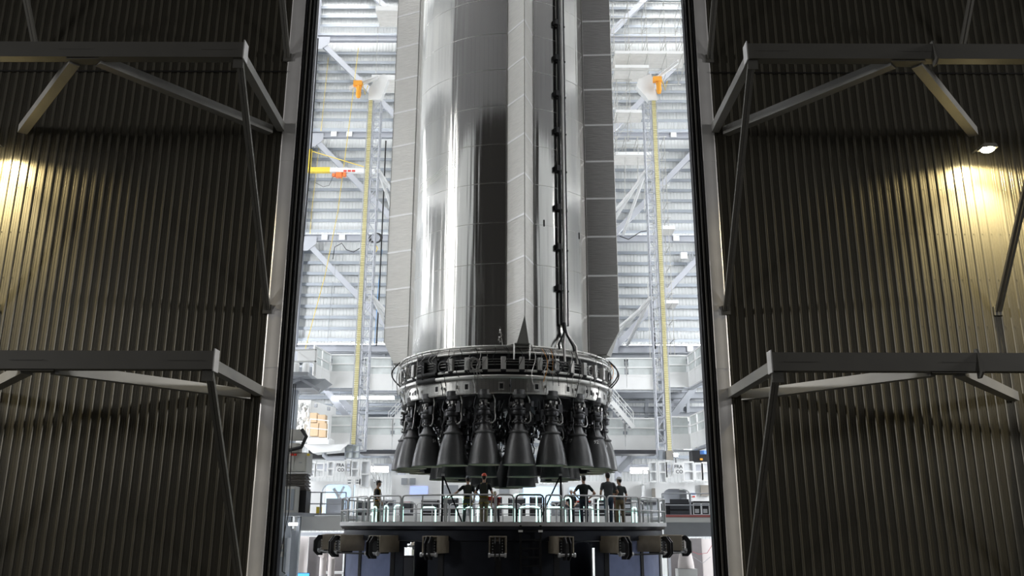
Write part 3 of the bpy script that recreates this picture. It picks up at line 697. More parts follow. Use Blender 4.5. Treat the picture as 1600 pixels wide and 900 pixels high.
# dark tripod supports on the deck
for px, dx, lab in ((692, 14, 'black tripod support on the deck left of the two harness workers'), (876, -16, 'black tripod support on the deck right of the ladder gate')):
    a = P(px, 742, BY - 6.3); t = thing('tripod_support', lab, 'support', (a.x, a.y, DZ))
    MB().bar((a.x, a.y, DZ), a, .075, .075, (0, 1, 0)).build('post', black_m, t)
    b = P(px + dx, 770, BY - 6.3); f_ = dx / 14
    MB().bar(a, (a.x + f_ * .78, a.y + .3, DZ), .055, .055, (0, 1, 0)).build('strut', black_m, t)
    MB().bar(a, (a.x - f_ * .1, a.y + 1.2, DZ), .055, .055, (0, 1, 0)).build('strut', black_m, t)
    MB().box(a, (.12, .12, .08)).build('head_plate', rail_m, t)
# ---------------------------------------------------------------- people
skin_m = M('skin', (.50, .30, .21), .55, 0, .05, 10); hair_m = M('hair_dark', (.02, .015, .012), .7, 0, .2, 20)
def cloth(n, c): return M('cloth_' + n, c, .85, 0, .15, 14, bump=.2, bscale=30)
def ell(mb, secs, n=20):                                # stacked elliptical sections (z, hx, hy, cx, cy)
    k = len(mb.v)
    for z, hx, hy, cx, cy in secs:
        for j in range(n): a = 2 * PI * j / n; mb.v.append(Vector((cx + hx * math.cos(a), cy + hy * math.sin(a), z)))
    for i in range(len(secs) - 1):
        for j in range(n): j2 = (j + 1) % n; mb.f.append([k + i * n + j, k + i * n + j2, k + (i + 1) * n + j2, k + (i + 1) * n + j]); mb.m.append(mb.cur)
    mb.f.append([k + j for j in range(n)][::-1]); mb.m.append(mb.cur); mb.f.append([k + (len(secs) - 1) * n + j for j in range(n)]); mb.m.append(mb.cur)
def taper(mb, pts, rs, n=14):
    pts = [Vector(p) for p in pts]; P2 = []; R2 = []      # subdivide so bends stay round
    for i in range(len(pts) - 1):
        for k in range(4): P2.append(pts[i].lerp(pts[i + 1], k / 4)); R2.append(rs[i] + (rs[i + 1] - rs[i]) * k / 4)
    P2.append(pts[-1]); R2.append(rs[-1])
    d0 = (P2[1] - P2[0]).normalized(); d1 = (P2[-1] - P2[-2]).normalized()
    P2 = [P2[0] - d0 * R2[0] * .8, P2[0] - d0 * R2[0] * .5] + P2 + [P2[-1] + d1 * R2[-1] * .5, P2[-1] + d1 * R2[-1] * .8]
    R2 = [R2[0] * .45, R2[0] * .85] + R2 + [R2[-1] * .85, R2[-1] * .45]
    mb.tube(P2, 1, n, rs=R2)
def lerp3(a, b, t): return a.lerp(b, t)
def person(label, x, y, heading, h=1.8, shirt=(.03, .03, .035), pants=(.3, .25, .17), hat=(.03, .03, .03), cap=False, lean=0.0, head_turn=0, head_tilt=0,
           el=None, er=None, hl=None, hr=None, stance=.10, harness=None, stride=0.0, backpack=False, hands='relaxed', shoe=(.05, .04, .03), pouch=None):
    # local frame: faces +Y, +X is the figure's right
    k = h / 1.80; T = thing('person', label, 'person', (x, y, DZ), group=None)
    def V(a, b, c):                                     # lean from the hips
        p = Vector((a, b, c))
        if c > .92: q = p - Vector((0, 0, .92)); q.rotate(Matrix.Rotation(R(-lean), 3, 'X')); p = q + Vector((0, 0, .92))
        return p
    def LV_(p): return V(*p)
    hl = hl or (-.27, .06, .80); hr = hr or (.27, .06, .80); el = el or (-.27, -.04, 1.12); er = er or (.27, -.04, 1.12)
    mb = MB()
    SH, PA, SK_, SO, HA = 0, 1, 2, 3, 4
    mb.cur = SH; tmp = MB(); ell(tmp, [(.90, .165, .115, 0, 0), (1.0, .16, .115, 0, 0), (1.10, .152, .108, 0, 0), (1.22, .165, .118, 0, 0), (1.34, .188, .122, 0, 0), (1.42, .185, .11, 0, -.005), (1.465, .13, .085, 0, -.01), (1.49, .07, .065, 0, -.01)])
    mb.add([LV_(v) for v in tmp.v], tmp.f)
    mb.cur = SK_; tmp = MB(); ell(tmp, [(1.46, .058, .06, 0, -.01), (1.52, .055, .058, 0, .0), (1.60, .055, .062, 0, .005)]); mb.add([LV_(v) for v in tmp.v], tmp.f)
    hc = V(0, .02, 1.68); HM = Matrix.Rotation(R(-lean), 3, 'X') @ Matrix.Rotation(R(head_turn), 3, 'Z') @ Matrix.Rotation(R(-head_tilt), 3, 'X')
    def H(a, b, c): return hc + HM @ Vector((a, b, c))
    tmp = MB(); ell(tmp, [(-.125, .03, .03, 0, .045), (-.115, .045, .045, 0, .04), (-.085, .058, .07, 0, .018), (-.04, .068, .085, 0, .008), (.0, .073, .092, 0, 0), (.04, .075, .095, 0, -.003), (.08, .066, .085, 0, -.006), (.105, .048, .065, 0, -.008), (.12, .02, .03, 0, -.01)])
    mb.add([H(*v) for v in tmp.v], tmp.f)
    taper(mb, [H(0, .088, .022), H(0, .108, -.022)], [.009, .014], 8)             # nose
    taper(mb, [H(-.026, .082, -.058), H(.026, .082, -.058)], [.008, .008], 8)     # lips
    taper(mb, [H(-.035, .083, .03), H(.035, .083, .03)], [.009, .009], 8)         # brow
    for s_ in (-1, 1): taper(mb, [H(s_ * .074, -.005, .02), H(s_ * .078, -.008, -.01), H(s_ * .072, 0, -.03)], [.013, .014, .009], 8)
    mb.cur = HA; tmp = MB(); ell(tmp, [(-.07, .05, .03, 0, -.06), (-.03, .068, .045, 0, -.055), (.02, .078, .062, 0, -.045), (.07, .074, .085, 0, -.016), (.105, .055, .07, 0, -.01), (.125, .02, .03, 0, -.01)]); mb.add([H(*v) for v in tmp.v], tmp.f)
    # pelvis and legs
    mb.cur = PA; ell(mb, [(.80, .14, .105, 0, 0), (.86, .165, .12, 0, 0), (.93, .165, .118, 0, 0), (.98, .155, .11, 0, 0)])
    for s_ in (-1, 1):
        st = stride * s_; mb.cur = PA
        hip = Vector((s_ * .088, 0, .88)); kn = Vector((s_ * (stance * .55 + .045), .03 + st * .5, .49)); an = Vector((s_ * stance, -.02 + st, .09))
        taper(mb, [hip, kn, kn.lerp(an, .35) + Vector((0, -.02, 0)), an], [.094, .066, .068, .055])
        mb.cur = SO; taper(mb, [an + Vector((0, -.02, -.035)), an + Vector((s_ * .01, .07, -.045)), an + Vector((s_ * .02, .16, -.055))], [.048, .045, .036], 12)
    # arms and hands
    for s_, e, hd in ((-1, el, hl), (1, er, hr)):
        sh = V(s_ * .188, -.005, 1.405); e = Vector(e); hd = Vector(hd)
        e = LV_(e); hd = hd if hd.z < .93 else LV_(hd)
        mb.cur = SH; taper(mb, [V(s_ * .14, -.005, 1.41), sh, sh.lerp(e, .62)], [.062, .064, .056])
        mb.cur = SK_; taper(mb, [sh.lerp(e, .5), e], [.046, .041]); taper(mb, [e, e.lerp(hd, .35), hd], [.042, .042, .027])
        d = (hd - e).normalized(); side = d.cross(Vector((0, 1, 0)));
        if side.length < .2: side = d.cross(Vector((0, 0, 1)))
        side.normalize(); nrm = side.cross(d)             # palm: wide along nrm, thin along side
        wv = nrm; pc = hd + d * .05
        taper(mb, [hd + wv * .012, hd + d * .085 + wv * .022], [.021, .019], 10); taper(mb, [hd - wv * .012, hd + d * .085 - wv * .022], [.021, .017], 10); taper(mb, [hd, hd + d * .085], [.02, .02], 10)
        inw = side * (-1 if side.x * s_ > 0 else 1)
        for q, ln in enumerate((.068, .078, .072, .055)):
            b0 = hd + d * .09 + wv * (.030 - .020 * q); c1 = .25 + .1 * q
            b1 = b0 + (d + inw * c1).normalized() * ln * .5; b2 = b1 + (d + inw * (c1 + .9)).normalized() * ln * .5
            taper(mb, [b0, b1, b2], [.0095, .0088, .0075], 8)
        t0 = hd + d * .02 + wv * .026; t1 = t0 + (d * .6 + wv * .7 + inw * .3).normalized() * .04; t2 = t1 + (d + inw * .4).normalized() * .032
        taper(mb, [t0, t1, t2], [.014, .011, .009], 8)
    # one continuous skin over everything
    tmpme = bpy.data.meshes.new('tmp'); tmpme.from_pydata(mb.v, [], mb.f); bmm = bmesh.new(); bmm.from_mesh(tmpme); bmesh.ops.recalc_face_normals(bmm, faces=bmm.faces); bmm.to_mesh(tmpme); bmm.free()
    to = bpy.data.objects.new('tmp', tmpme); C.objects.link(to)
    rm = to.modifiers.new('r', 'REMESH'); rm.mode = 'VOXEL'; rm.voxel_size = .0125; rm.use_smooth_shade = True
    sm = to.modifiers.new('s', 'SMOOTH'); sm.factor = .5; sm.iterations = 3
    me = bpy.data.meshes.new_from_object(to.evaluated_get(bpy.context.evaluated_depsgraph_get())); bpy.data.objects.remove(to)
    tree = BVHTree.FromPolygons([v[:] for v in mb.v], mb.f); me.materials.clear()
    for mt in (cloth(str(shirt), shirt), cloth(str(pants), pants), skin_m, cloth('shoe' + str(shoe), shoe), hair_m): me.materials.append(mt)
    for p in me.polygons:
        _, _, ix, _ = tree.find_nearest(p.center); m_ = mb.m[ix] if ix is not None else 0
        if m_ == SH and p.center.z < .915: m_ = PA if p.center.z < .88 else SH
        p.material_index = m_; p.use_smooth = True
    me.name = 'body'; me.transform(Matrix.Scale(k, 4)); b = bpy.data.objects.new('body', me); C.objects.link(b); b.parent = T; WO[b.name] = WO[T.name]
    def sub(nm, mbb, mt):
        mbb.v = [v * k + WO[T.name] for v in mbb.v]; return mbb.build(nm, mt, T, angle=50)
    # headgear
    e_ = MB(); sec = [(.045, .095, .118, 0, -.005), (.06, .094, .117, 0, -.005), (.10, .086, .105, 0, -.008), (.135, .060, .078, 0, -.01), (.15, .028, .035, 0, -.01)] if not cap else [(.05, .080, .100, 0, -.005), (.09, .078, .098, 0, -.005), (.12, .062, .08, 0, -.008), (.137, .03, .04, 0, -.01)]
    ell(e_, sec); q = MB(); q.add([H(*v) for v in e_.v], e_.f)
    hm = M('headgear' + str(hat), hat, .35, 0, .05, 8)
    q2 = MB(); q2.prism([(-.075, 0), (.075, 0), (.06, .06), (0, .085), (-.06, .06)], (0, 0, 0), (1, 0, 0), (0, 1, 0), (0, 0, 1), .012)
    q.add([H(v.x, v.y + .075, v.z + .045) for v in q2.v], q2.f)
    o = sub('cap' if cap else 'hard_hat', q, hm)
    for s_ in (-1, 1):                                   # eyes
        q = MB(); c_ = H(s_ * .028, .084, .012); q.lathe([(0, -.008), (.009, -.004), (.009, .004), (0, .008)], 10, c_); sub('eye', q, M('eye_white', (.75, .73, .7), .3))
    if not cap:
        q = MB(); q.tube([H(.078, 0, .05), H(.066, .04, -.06), H(.0, .06, -.128), H(-.066, .04, -.06), H(-.078, 0, .05)], .006, 6); sub('chin_strap', q, black_r)
    if harness:
        hmt = M('harness_webbing' + str(harness), harness, .7)
        q = MB()
        def strap(pts, w_=.028):
            for a_, b_ in zip(pts[:-1], pts[1:]): q.bar(a_, b_, w_, .012, (a_ + b_) / 2 - V(0, 0, ((a_ + b_) / 2).z) )
        for s_ in (-1, 1):
            strap([V(s_ * .13, .125, 1.32), V(s_ * .115, .10, 1.44), V(s_ * .11, 0, 1.482), V(s_ * .10, -.11, 1.43), V(0, -.142, 1.30), V(-s_ * .10, -.138, 1.16), V(-s_ * .13, -.12, 1.0), V(-s_ * .14, -.11, .94)])
            strap([V(s_ * .13, .13, 1.32), V(s_ * .12, .13, 1.1), V(s_ * .13, .125, .95)])
            strap([Vector((s_ * .05, .11, .80)), Vector((s_ * .19, .03, .78)), Vector((s_ * .17, -.10, .76)), Vector((s_ * .03, -.11, .78))])
        strap([V(s_x * .178 * math.cos(a_), .132 * math.sin(a_), .985) if False else V(.172 * math.cos(a_), .128 * math.sin(a_), .985) for s_x in (1,) for a_ in [2 * PI * i / 12 for i in range(13)]], .035)
        sub('safety_harness', q, hmt); q = MB(); q.box(V(0, -.15, 1.31), (.06, .02, .07)); sub('harness_ring', q, rail_m)
    if backpack:
        q = MB(); q.box(V(0, -.19, 1.25), (.26, .12, .36), Matrix.Rotation(R(-lean), 3, 'X'), taper=.8); sub('backpack', q, cloth('pack', (.035, .04, .03)))
    if pouch:
        q = MB(); q.box(Vector((pouch[0] * .215, -.02, .93)), (.07, .11, .14)); sub('tool_pouch', q, M('pouch' + str(pouch[1]), pouch[1], .7))
    T.rotation_euler = (0, 0, R(heading)); return T
blk = (.012, .014, .016); khaki = (.22, .19, .13); navy = (.02, .028, .05)
person('man in profile at the left end of the deck, black shirt and dark hard hat', -5.72, 37.6, -90, 1.82, blk, khaki, (.03, .025, .025), lean=3, el=(-.20, .03, 1.14), hl=(-.19, .20, .90), er=(.21, .03, 1.13), hr=(.20, .22, .90), stride=-.13, harness=(.42, .22, .03), head_tilt=-4)
person('worker seen from behind in black shirt and dark trousers, left arm stretched to the rail', -1.66, 33.65, 4, 1.80, blk, (.03, .03, .032), (.05, .06, .07), lean=4, el=(-.42, .02, 1.20), hl=(-.66, .12, 1.04), er=(.27, -.02, 1.14), hr=(.24, .14, .94), harness=(.30, .22, .02), stance=.13, backpack=True)
person('worker seen from behind with a red hard hat, full harness and khaki trousers', -1.03, 33.15, -3, 1.86, blk, khaki, (.62, .07, .03), el=(-.30, .02, 1.15), hl=(-.20, .2, 1.05), er=(.30, -.03, 1.13), hr=(.28, .08, .88), harness=(.30, .22, .02), stance=.07, pouch=(1, (.7, .05, .03)), backpack=True)
person('man in black t-shirt, navy jeans and dark cap, seen from behind with hands on hips', 2.75, 33.65, 8, 1.84, (.010, .018, .016), navy, (.035, .035, .035), cap=True, el=(-.40, -.10, 1.17), hl=(-.22, .02, 1.0), er=(.40, -.10, 1.15), hr=(.22, .02, .98), stance=.09, head_turn=18)
person('tall man in grey t-shirt and blue jeans with dark cap leaning on the rail', 3.74, 34.15, 4, 1.98, (.075, .078, .085), (.035, .06, .10), (.045, .03, .035), cap=True, lean=2, el=(-.27, -.02, 1.12), hl=(-.25, .16, .93), er=(.33, -.02, 1.13), hr=(.24, .10, .96), stance=.08, stride=.05)
person('man in white hard hat, dark green t-shirt and brown trousers at the right', 4.25, 34.75, 12, 1.83, (.05, .06, .06), (.19, .14, .08), (.75, .76, .77), lean=1, head_turn=40, el=(-.25, .02, 1.12), hl=(-.18, .2, 1.0), er=(.28, .0, 1.12), hr=(.25, .12, .88), stance=.12)
person('worker facing the camera across the deck, white hard hat and black shirt', 3.0, 44.4, 180, 1.74, blk, (.05, .05, .06), (.8, .8, .8), el=(-.26, .02, 1.12), hl=(-.16, .22, 1.0), er=(.26, .02, 1.12), hr=(.16, .22, 1.0))
person('worker across the deck half hidden between the two rightmost men, pale hard hat', 5.15, 43.4, 150, 1.66, (.30, .10, .07), (.1, .09, .08), (.8, .8, .8), lean=8)
person('stooping worker in a dark red jacket and pale hard hat, far side of the deck', -.72, 44.0, 160, 1.66, (.16, .03, .035), (.06, .06, .07), (.85, .80, .62), lean=22, el=(-.24, .14, 1.15), hl=(-.16, .34, .98), er=(.24, .14, 1.15), hr=(.16, .34, .98))
# ---------------------------------------------------------------- galleries, masts, machines at the back of the hall
def fb(mb, x0, y0, x1, y1, Y, dep):
    my = (y0 + y1) / 2; xm = (x0 + x1) / 2
    a = P(x0, my, Y).x; b = P(x1, my, Y).x; z1 = P(xm, y0, Y).z; z0 = P(xm, y1, Y).z
    return mb.span(a, Y, z0, b, Y + dep, z1)
def px(x, y, Y): return P(x, y, Y)
GY = 56
mesh_m = M('mesh_infill', (.60, .64, .64), .6, 0, .35, 1.5)
# galleries: fascia panels, floor, rail frames with infill
def gallery(label, zf, segs, fh, infill=True, rh=1.15):
    a0 = segs[0]; T = thing('gallery', label, 'gallery', (a0[0], a0[1], zf))
    for (xa, ya, xb, yb) in segs:
        A = Vector((xa, ya, zf)); B = Vector((xb, yb, zf)); L_ = (B - A).length; n = max(1, round(L_ / 1.9)); d = (B - A).normalized(); nn = Vector((d.y, -d.x, 0))
        MB().prism([(0, 0), (L_, 0), (L_, 3.2), (0, 3.2)], A - Vector((0, 0, .12)), d, -nn, (0, 0, 1), .12).build('floor_plate', grey_p, T)
        MB().bar(A - Vector((0, 0, fh + .12)) - nn * .12, B - Vector((0, 0, fh + .12)) - nn * .12, .24, .12).build('edge_beam', grey_p, T)
        for i in range(n):
            p = A + d * (L_ * i / n + .01); q = A + d * (L_ * (i + 1) / n - .01); MB().bar(p - Vector((0, 0, fh / 2)), q - Vector((0, 0, fh / 2)), .04, fh).build('fascia_panel', white_p, T)
            u = Vector((0, 0, 1)); mb = MB(); r0 = p + u * .06; r1 = q + u * .06
            for zz in (.0, rh * .48, rh): mb.bar(r0 + u * zz, r1 + u * zz, .06, .09 if zz != 0 else .14)
            for t in (0, 1): mb.bar(r0.lerp(r1, t), r0.lerp(r1, t) + u * rh, .08, .06, d)
            f_ = mb.build('rail_frame', white_p, T)
            if infill:
                for z_a, z_b in ((.08, rh * .45), (rh * .52, rh - .05)): MB().bar(r0.lerp(r1, .06) + u * (z_a + z_b) / 2 - nn * .02, r0.lerp(r1, .94) + u * (z_a + z_b) / 2 - nn * .02, .01, z_b - z_a).build('infill_panel', mesh_m, f_)
    return T
def GX(x, y, Y=GY): return P(x, y, Y).x
zA = P(800, 588, GY).z; zB = P(800, 683, GY).z
gallery('white upper gallery left of the rocket with framed infill railing', zA, [(GX(568, 588), GY, GX(660, 588), GY), (GX(515, 592, GY - 1), GY - 1, GX(556, 592, GY - 1), GY - 1), (GX(489, 575, 52), 52, GX(515, 592, GY - 1), GY - 1)], .95)
gallery('white upper gallery right of the rocket with framed infill railing', zA, [(GX(930, 588), GY, GX(1028, 588), GY), (GX(1040, 592, GY - 1), GY - 1, GX(1076, 592, GY - 1), GY - 1), (GX(1076, 592, GY - 1), GY - 1, GX(1112, 585, 50), 50)], .85)
gallery('white lower gallery left of the rocket below the long tube light', zB, [(GX(566, 683), GY, GX(660, 683), GY), (GX(513, 686, GY - 1), GY - 1, GX(552, 686, GY - 1), GY - 1)], .80)
gallery('white lower gallery right of the rocket with lattice bays of infill', zB, [(GX(925, 683), GY, GX(1029, 683), GY), (GX(1043, 688, GY - 1), GY - 1, GX(1079, 688, GY - 1), GY - 1), (GX(1079, 688, GY - 1), GY - 1, GX(1116, 680, 50), 50)], .80)
# open framing and services seen under the galleries
def beams(name, label, cat, lst, Y, mat, group=None):
    T = thing(name, label, cat, (px(lst[0][0], lst[0][1], Y)), group=group)
    for i, (x0, y0, x1, y1, th) in enumerate(lst):
        a = px(x0, y0, Y + .15 * (i % 3)); b = px(x1, y1, Y + .15 * (i % 3)); t = th / 20.5
        MB().ibeam(a, b, t, t, .03, (0, 1, 0) if abs(a.x - b.x) < abs(a.z - b.z) else (0, 0, 1)).build('beam' if th > 4 else 'pipe', mat, T)
    return T
beams('roof_framing', 'dark framing and pipes under the right upper gallery', 'framing', [(960, 618, 1112, 618, 9), (958, 628, 1112, 628, 3), (958, 640, 1112, 640, 8), (958, 650, 1112, 650, 3), (1050, 660, 1112, 660, 3), (1010, 612, 1010, 660, 5), (1075, 612, 1075, 645, 4)], 59.5, grey_p)
beams('roof_framing', 'grey framing and pipes under the left upper gallery', 'framing', [(447, 611, 640, 611, 8), (447, 622, 530, 622, 3), (447, 634, 520, 634, 5), (520, 645, 640, 645, 5), (575, 632, 640, 632, 4), (575, 650, 640, 650, 3)], 59.5, girt_m)
beams('roof_framing', 'dark framing behind the railings of the left upper gallery', 'framing', [(495, 557, 640, 557, 9), (500, 566, 640, 566, 5), (545, 552, 545, 606, 4), (600, 552, 600, 606, 4)], 59.0, grey_p)
beams('roof_framing', 'dark framing behind the railings of the right upper gallery', 'framing', [(940, 557, 1105, 557, 9), (940, 566, 1105, 566, 5), (975, 552, 975, 606, 4), (1060, 552, 1060, 606, 4)], 59.0, grey_p)
def diag(label, x0, y0, x1, y1, Y, w_, mat=white_steel):
    a = px(x0, y0, Y); b = px(x1, y1, Y); tag(MB().bar(a, b, w_ * .7, w_, (0, 1, 0)).build('diagonal_brace', mat), label, 'brace')
diag('white diagonal brace crossing behind the left mast below the upper gallery', 505, 603, 556, 668, 57.8, .55)
diag('grey diagonal brace rising under the right upper gallery', 1042, 662, 1084, 607, 57.8, .60, grey_p)
diag('grey diagonal brace under the right lower gallery', 966, 736, 1000, 700, 58.8, .60, grey_p)
# bright room behind the right lower gallery
T = thing('office_room', 'lit white room with dark mullions behind the right lower gallery', 'room', px(1080, 690, 60.5))
fb(MB(), 1050, 648, 1118, 692, 60.5, .15).build('back_panel', white_p, T); fb(MB(), 1046, 644, 1120, 648, 59.9, .7).build('lintel', grey_p, T)
for x in (1060, 1085): fb(MB(), x, 648, x + 2, 690, 60.3, .1).build('mullion', dark_p, T)
MB().bar(px(1085, 650, 60.3), px(1118, 672, 60.3), .1, .1).build('sloped_bar', dark_p, T)
MB().bar(px(1052, 650, 60.3), px(1115, 650, 60.3), .1, .1).build('tube_light', E('room_light', (1, .97, .9), 9), T)
# long tube lights
def tube_light(label, x0, y0, x1, Y, th=7, st=None, top=0):
    T = thing('tube_light', label, 'light', px((x0 + x1) / 2, y0, Y)); a = px(x0, y0, Y); b = px(x1, y0, Y)
    MB().bar(a + Vector((0, 0, th / 40 + .04)), b + Vector((0, 0, th / 40 + .04)), .12, .06).build('housing', white_p, T)
    MB().tube([a, b], th / 41, 10).build('tube', st or led_w, T)
    for t in (.1, .9): q = a.lerp(b, t); MB().tube([q, Vector((q.x, q.y, top))], .02, 6).build('drop_rod', white_steel, T)
tube_light('long bright tube light under the left upper gallery', 520, 622, 616, 57.5, 4, top=zA - .12)
tube_light('tube light under the left lower gallery near the yard door', 578, 731, 607, 57.5, 3, top=zB - .1)
tube_light('second tube light right of the mast, low on the back wall', 578, 736, 607, 58.4, 3, top=zB - .1)
tube_light('tube light low on the back wall right of the engines', 985, 733, 1013, 57.5, 3, top=zB - .1)
tube_light('tube light low on the back wall behind the right rail posts', 985, 738, 1013, 58.4, 3, top=zB - .1)
tube_light('small tube light by the pipework above the right machine', 1068, 704, 1091, 56.4, 2, top=zB - .1)
# stairs
def stair(label, x0, y0, x1, y1, Y, wd=1.0):
    a = px(x0, y0, Y); b = px(x1, y1, Y); T = thing('stair', label, 'stair', b if b.z < a.z else a)
    for dy in (0, wd):
        o = Vector((0, dy, 0)); MB().bar(a + o, b + o, .05, .28).build('stringer', white_p, T)
        mb = MB()
        for h in (.5, 1.0): mb.tube([a + o + Vector((0, 0, h)), b + o + Vector((0, 0, h))], .025, 6)
        for t in (0, .33, .66, 1): mb.tube([a.lerp(b, t) + o, a.lerp(b, t) + o + Vector((0, 0, 1))], .025, 6)
        mb.build('handrail', white_p, T)
    n = int(abs(a.z - b.z) / .22)
    for i in range(n): p = a.lerp(b, (i + .5) / n); MB().span(p.x - .14, p.y, p.z - .02, p.x + .14, p.y + wd, p.z + .02).build('tread', grey_p, T)
stair('white steel stair going down to the right between the right galleries', 956, 628, 990, 668, 55.0)
stair('white steel stair rising to the right beside the leftmost engine', 606, 668, 640, 630, 57.2)
stair('small white ladder stair behind the lone man in profile', 578, 750, 592, 775, 50, .7)
# lattice masts with yellow rack and hoist head
def mast(label, xt, yt, xb, yb, Y, sg):
    a = px(xb, yb, Y); t = px(xt, yt, Y); T = thing('hoist_mast', label, 'mast', (a.x, Y, a.z)); X = a.x; s_ = .50; mb = MB()
    for cx, cy in ((0, 0), (s_, 0), (0, s_), (s_, s_)): MB().tube([(X + sg * cx, Y + cy, a.z), (X + sg * cx, Y + cy, t.z)], .045, 6).build('chord_tube', white_steel, T)
    z = a.z; k = 0; H_ = .75
    while z < t.z - .2:
        m1 = MB(); zz = min(z + H_, t.z)
        m1.bar((X, Y, z), (X + sg * s_, Y, z), .035, .035); m1.bar((X, Y + s_, z), (X + sg * s_, Y + s_, z), .035, .035); m1.bar((X + sg * s_, Y, z), (X + sg * s_, Y + s_, z), .035, .035); m1.bar((X, Y, z), (X, Y + s_, z), .035, .035)
        p, q = (0, 1) if k % 2 else (1, 0)
        m1.bar((X + sg * s_ * p, Y, z), (X + sg * s_ * q, Y, zz), .03, .03, (0, 1, 0)); m1.bar((X + sg * s_ * p, Y + s_, z), (X + sg * s_ * q, Y + s_, zz), .03, .03, (0, 1, 0))
        m1.build('lattice_bay', white_steel, T); z = zz; k += 1
    rk = MB().span(X - sg * .26, Y - .06, a.z, X - sg * .05, Y - .03, t.z).build('rack', M('rack_pale_yellow', (.80, .76, .50), .5, .1, .1, 4), T)
    mb = MB(); z = a.z
    while z < t.z: mb.span(X - sg * .29, Y - .11, z, X - sg * .05, Y - .06, z + .055); z += .13
    mb.build('rack_teeth', M('rack_tooth', (.62, .57, .30), .5, .4), T)['kind'] = 'stuff'
    for dx in (-.36, -.33): MB().tube([(X + sg * dx, Y - .02, a.z), (X + sg * dx, Y - .02, t.z)], .02, 5).build('guide_tube', white_steel, T)
    # head: white plates, slanted jib beam, orange hoist with hook block
    z = t.z; hd = thing('mast_head', parent=T, loc=(X, Y, z))
    MB().prism([(-.3, 0), (.5, .05), (.95, 1.5), (.7, 1.9), (.15, 1.6), (-.3, .8)] if sg > 0 else [(.4, 0), (-.2, .0), (-.95, 1.0), (-.8, 1.5), (.05, 1.9), (.25, .9)], (X, Y - .2, z), (1, 0, 0), (0, 0, 1), (0, 1, 0), .5).build('head_plate', white_p, hd)
    if sg > 0: A, B = (X + .3, Y - .35, z + 1.55), (X - 1.5, Y - .5, z + .65)
    else: A, B = (X + .2, Y - .35, z + 1.3), (X + 1.8, Y - .5, z + 2.6)
    MB().ibeam(A, B, .16, .26, .05).build('jib_beam', white_p, hd)
    hx = X - .95 if sg > 0 else X + .35; hz = z + .35 if sg > 0 else z + .65
    MB().box((hx, Y - .65, hz + .55), (.55, .3, .34)).lathe([(0, -.5), (.12, -.48), (.17, -.3), (.16, .1), (.2, .22), (.12, .35), (0, .38)], 14, (hx + .08, Y - .65, hz + .05)).build('hoist', orange, hd)
    MB().tube([(hx + .3, Y - .6, hz + .6), (hx + .5, Y - .6, hz - .2), (hx + .65, Y - .6, hz + .45)], .03, 6).build('chain_bag', yellow, hd)
    # three tie frames back to the wall beams
    for lv in (LV[2], LV[3], LV[1]):
        if lv > t.z: continue
        f_ = MB()
        for dx in (.8, 2.2): f_.tube([(X + sg * .5, Y + .3, lv + 1.3), (X - (-sg) * dx if sg > 0 else X - dx, 60.6, lv + .2)], .12, 8)
        f_.tube([(X + sg * .3, Y + .3, lv + 1.3), (X + sg * 3.0, 60.6, lv + .1)], .10, 8)
        f_.build('tie_frame', white_p, T)
    return T
mast('white lattice mast left of the rocket with yellow rack and orange hoist on top', 584, 158, 556, 704, 51, 1)
mast('white lattice mast right of the rocket with yellow rack and a raised jib', 1019, 158, 1042, 712, 51, -1)
# yellow and white jib crane
T = thing('jib_crane', 'yellow and white wall jib crane with orange hoist beside the left door', 'crane', px(482, 266, 57))
a = px(481, 266, 57); b = px(516, 266, 57); c = px(594, 268, 57)
MB().bar(a, b, .3, .36).build('boom_root', yellow, T); MB().bar(b, c, .26, .32).build('boom', white_p, T)
MB().tube([a + Vector((.1, 0, 0)), a + Vector((.1, 0, 1.6))], .12, 8).build('pivot', yellow, T)
MB().tube([a + Vector((.1, 0, 1.5)), px(570, 261, 57)], .03, 6).build('tie_rod', yellow, T)
h = px(530, 274, 57); MB().box(h, (.45, .3, .34)).box(h + Vector((.38, 0, .05)), (.22, .26, .3)).box(h + Vector((-.38, 0, 0)), (.2, .26, .22)).build('hoist', M('hoist_red_orange', (.85, .20, .05), .45), T)
MB().tube([h, px(527, 340, 57), px(523, 430, 57)], .018, 5).build('chain', grey_p, T)
MB().tube([h + Vector((-.4, 0, 0)), px(514, 290, 57), px(505, 292, 57), px(492, 285, 57)], .018, 5).build('pendant_cable', black_r, T)
vs, fs = text_pts('CRANE', .3)
p0 = px(538, 268.5, 56.85)
for q_ in (0, 1, 2): MB().box((p0.x + .05 + q_ * .3, 56.855, p0.z + .08), (.24, .01, .13)).build('red_mark', red, T)
# suspended and hanging lines
def line(label, pts, Y, r_, mat, cat='cable', nm='hanging_cable', grp=None):
    tag(MB().tube([px(x, y, Y) for x, y in pts], r_, 6).build(nm, mat, angle=60), label, cat, grp)
line('yellow line slanting down the left part of the back wall', [(560, 75), (545, 200), (528, 330), (508, 430), (481, 530), (477, 545)], 57, .022, yellow)
line('yellow cord hanging straight beside the left hangar door', [(513, 90), (502, 200), (487, 330), (484, 372)], 61.7, .018, yellow)
line('thick black hose hanging between the left mast and the rocket', [(603, 220), (600, 290), (597, 360), (593, 450), (588, 540)], 54, .05, black_r)
line('thin blue hose hanging beside the thick black one', [(597, 390), (591, 450), (585, 540)], 55, .02, M('blue_hose', (.10, .35, .75), .5))
line('grey conduit dropping from the crane level to the gallery', [(520, 440), (514, 500), (510, 560)], 61.7, .022, grey_p)
line('dark cable festoon drooping below the second beam left of the mast', [(520, 405), (523, 386), (534, 380), (541, 390), (552, 394), (562, 388)], 60.75, .03, black_r)
line('black hose hanging beside the right mast rack', [(1012, 362), (1017, 420), (1021, 500), (1024, 545)], 54, .055, black_r)
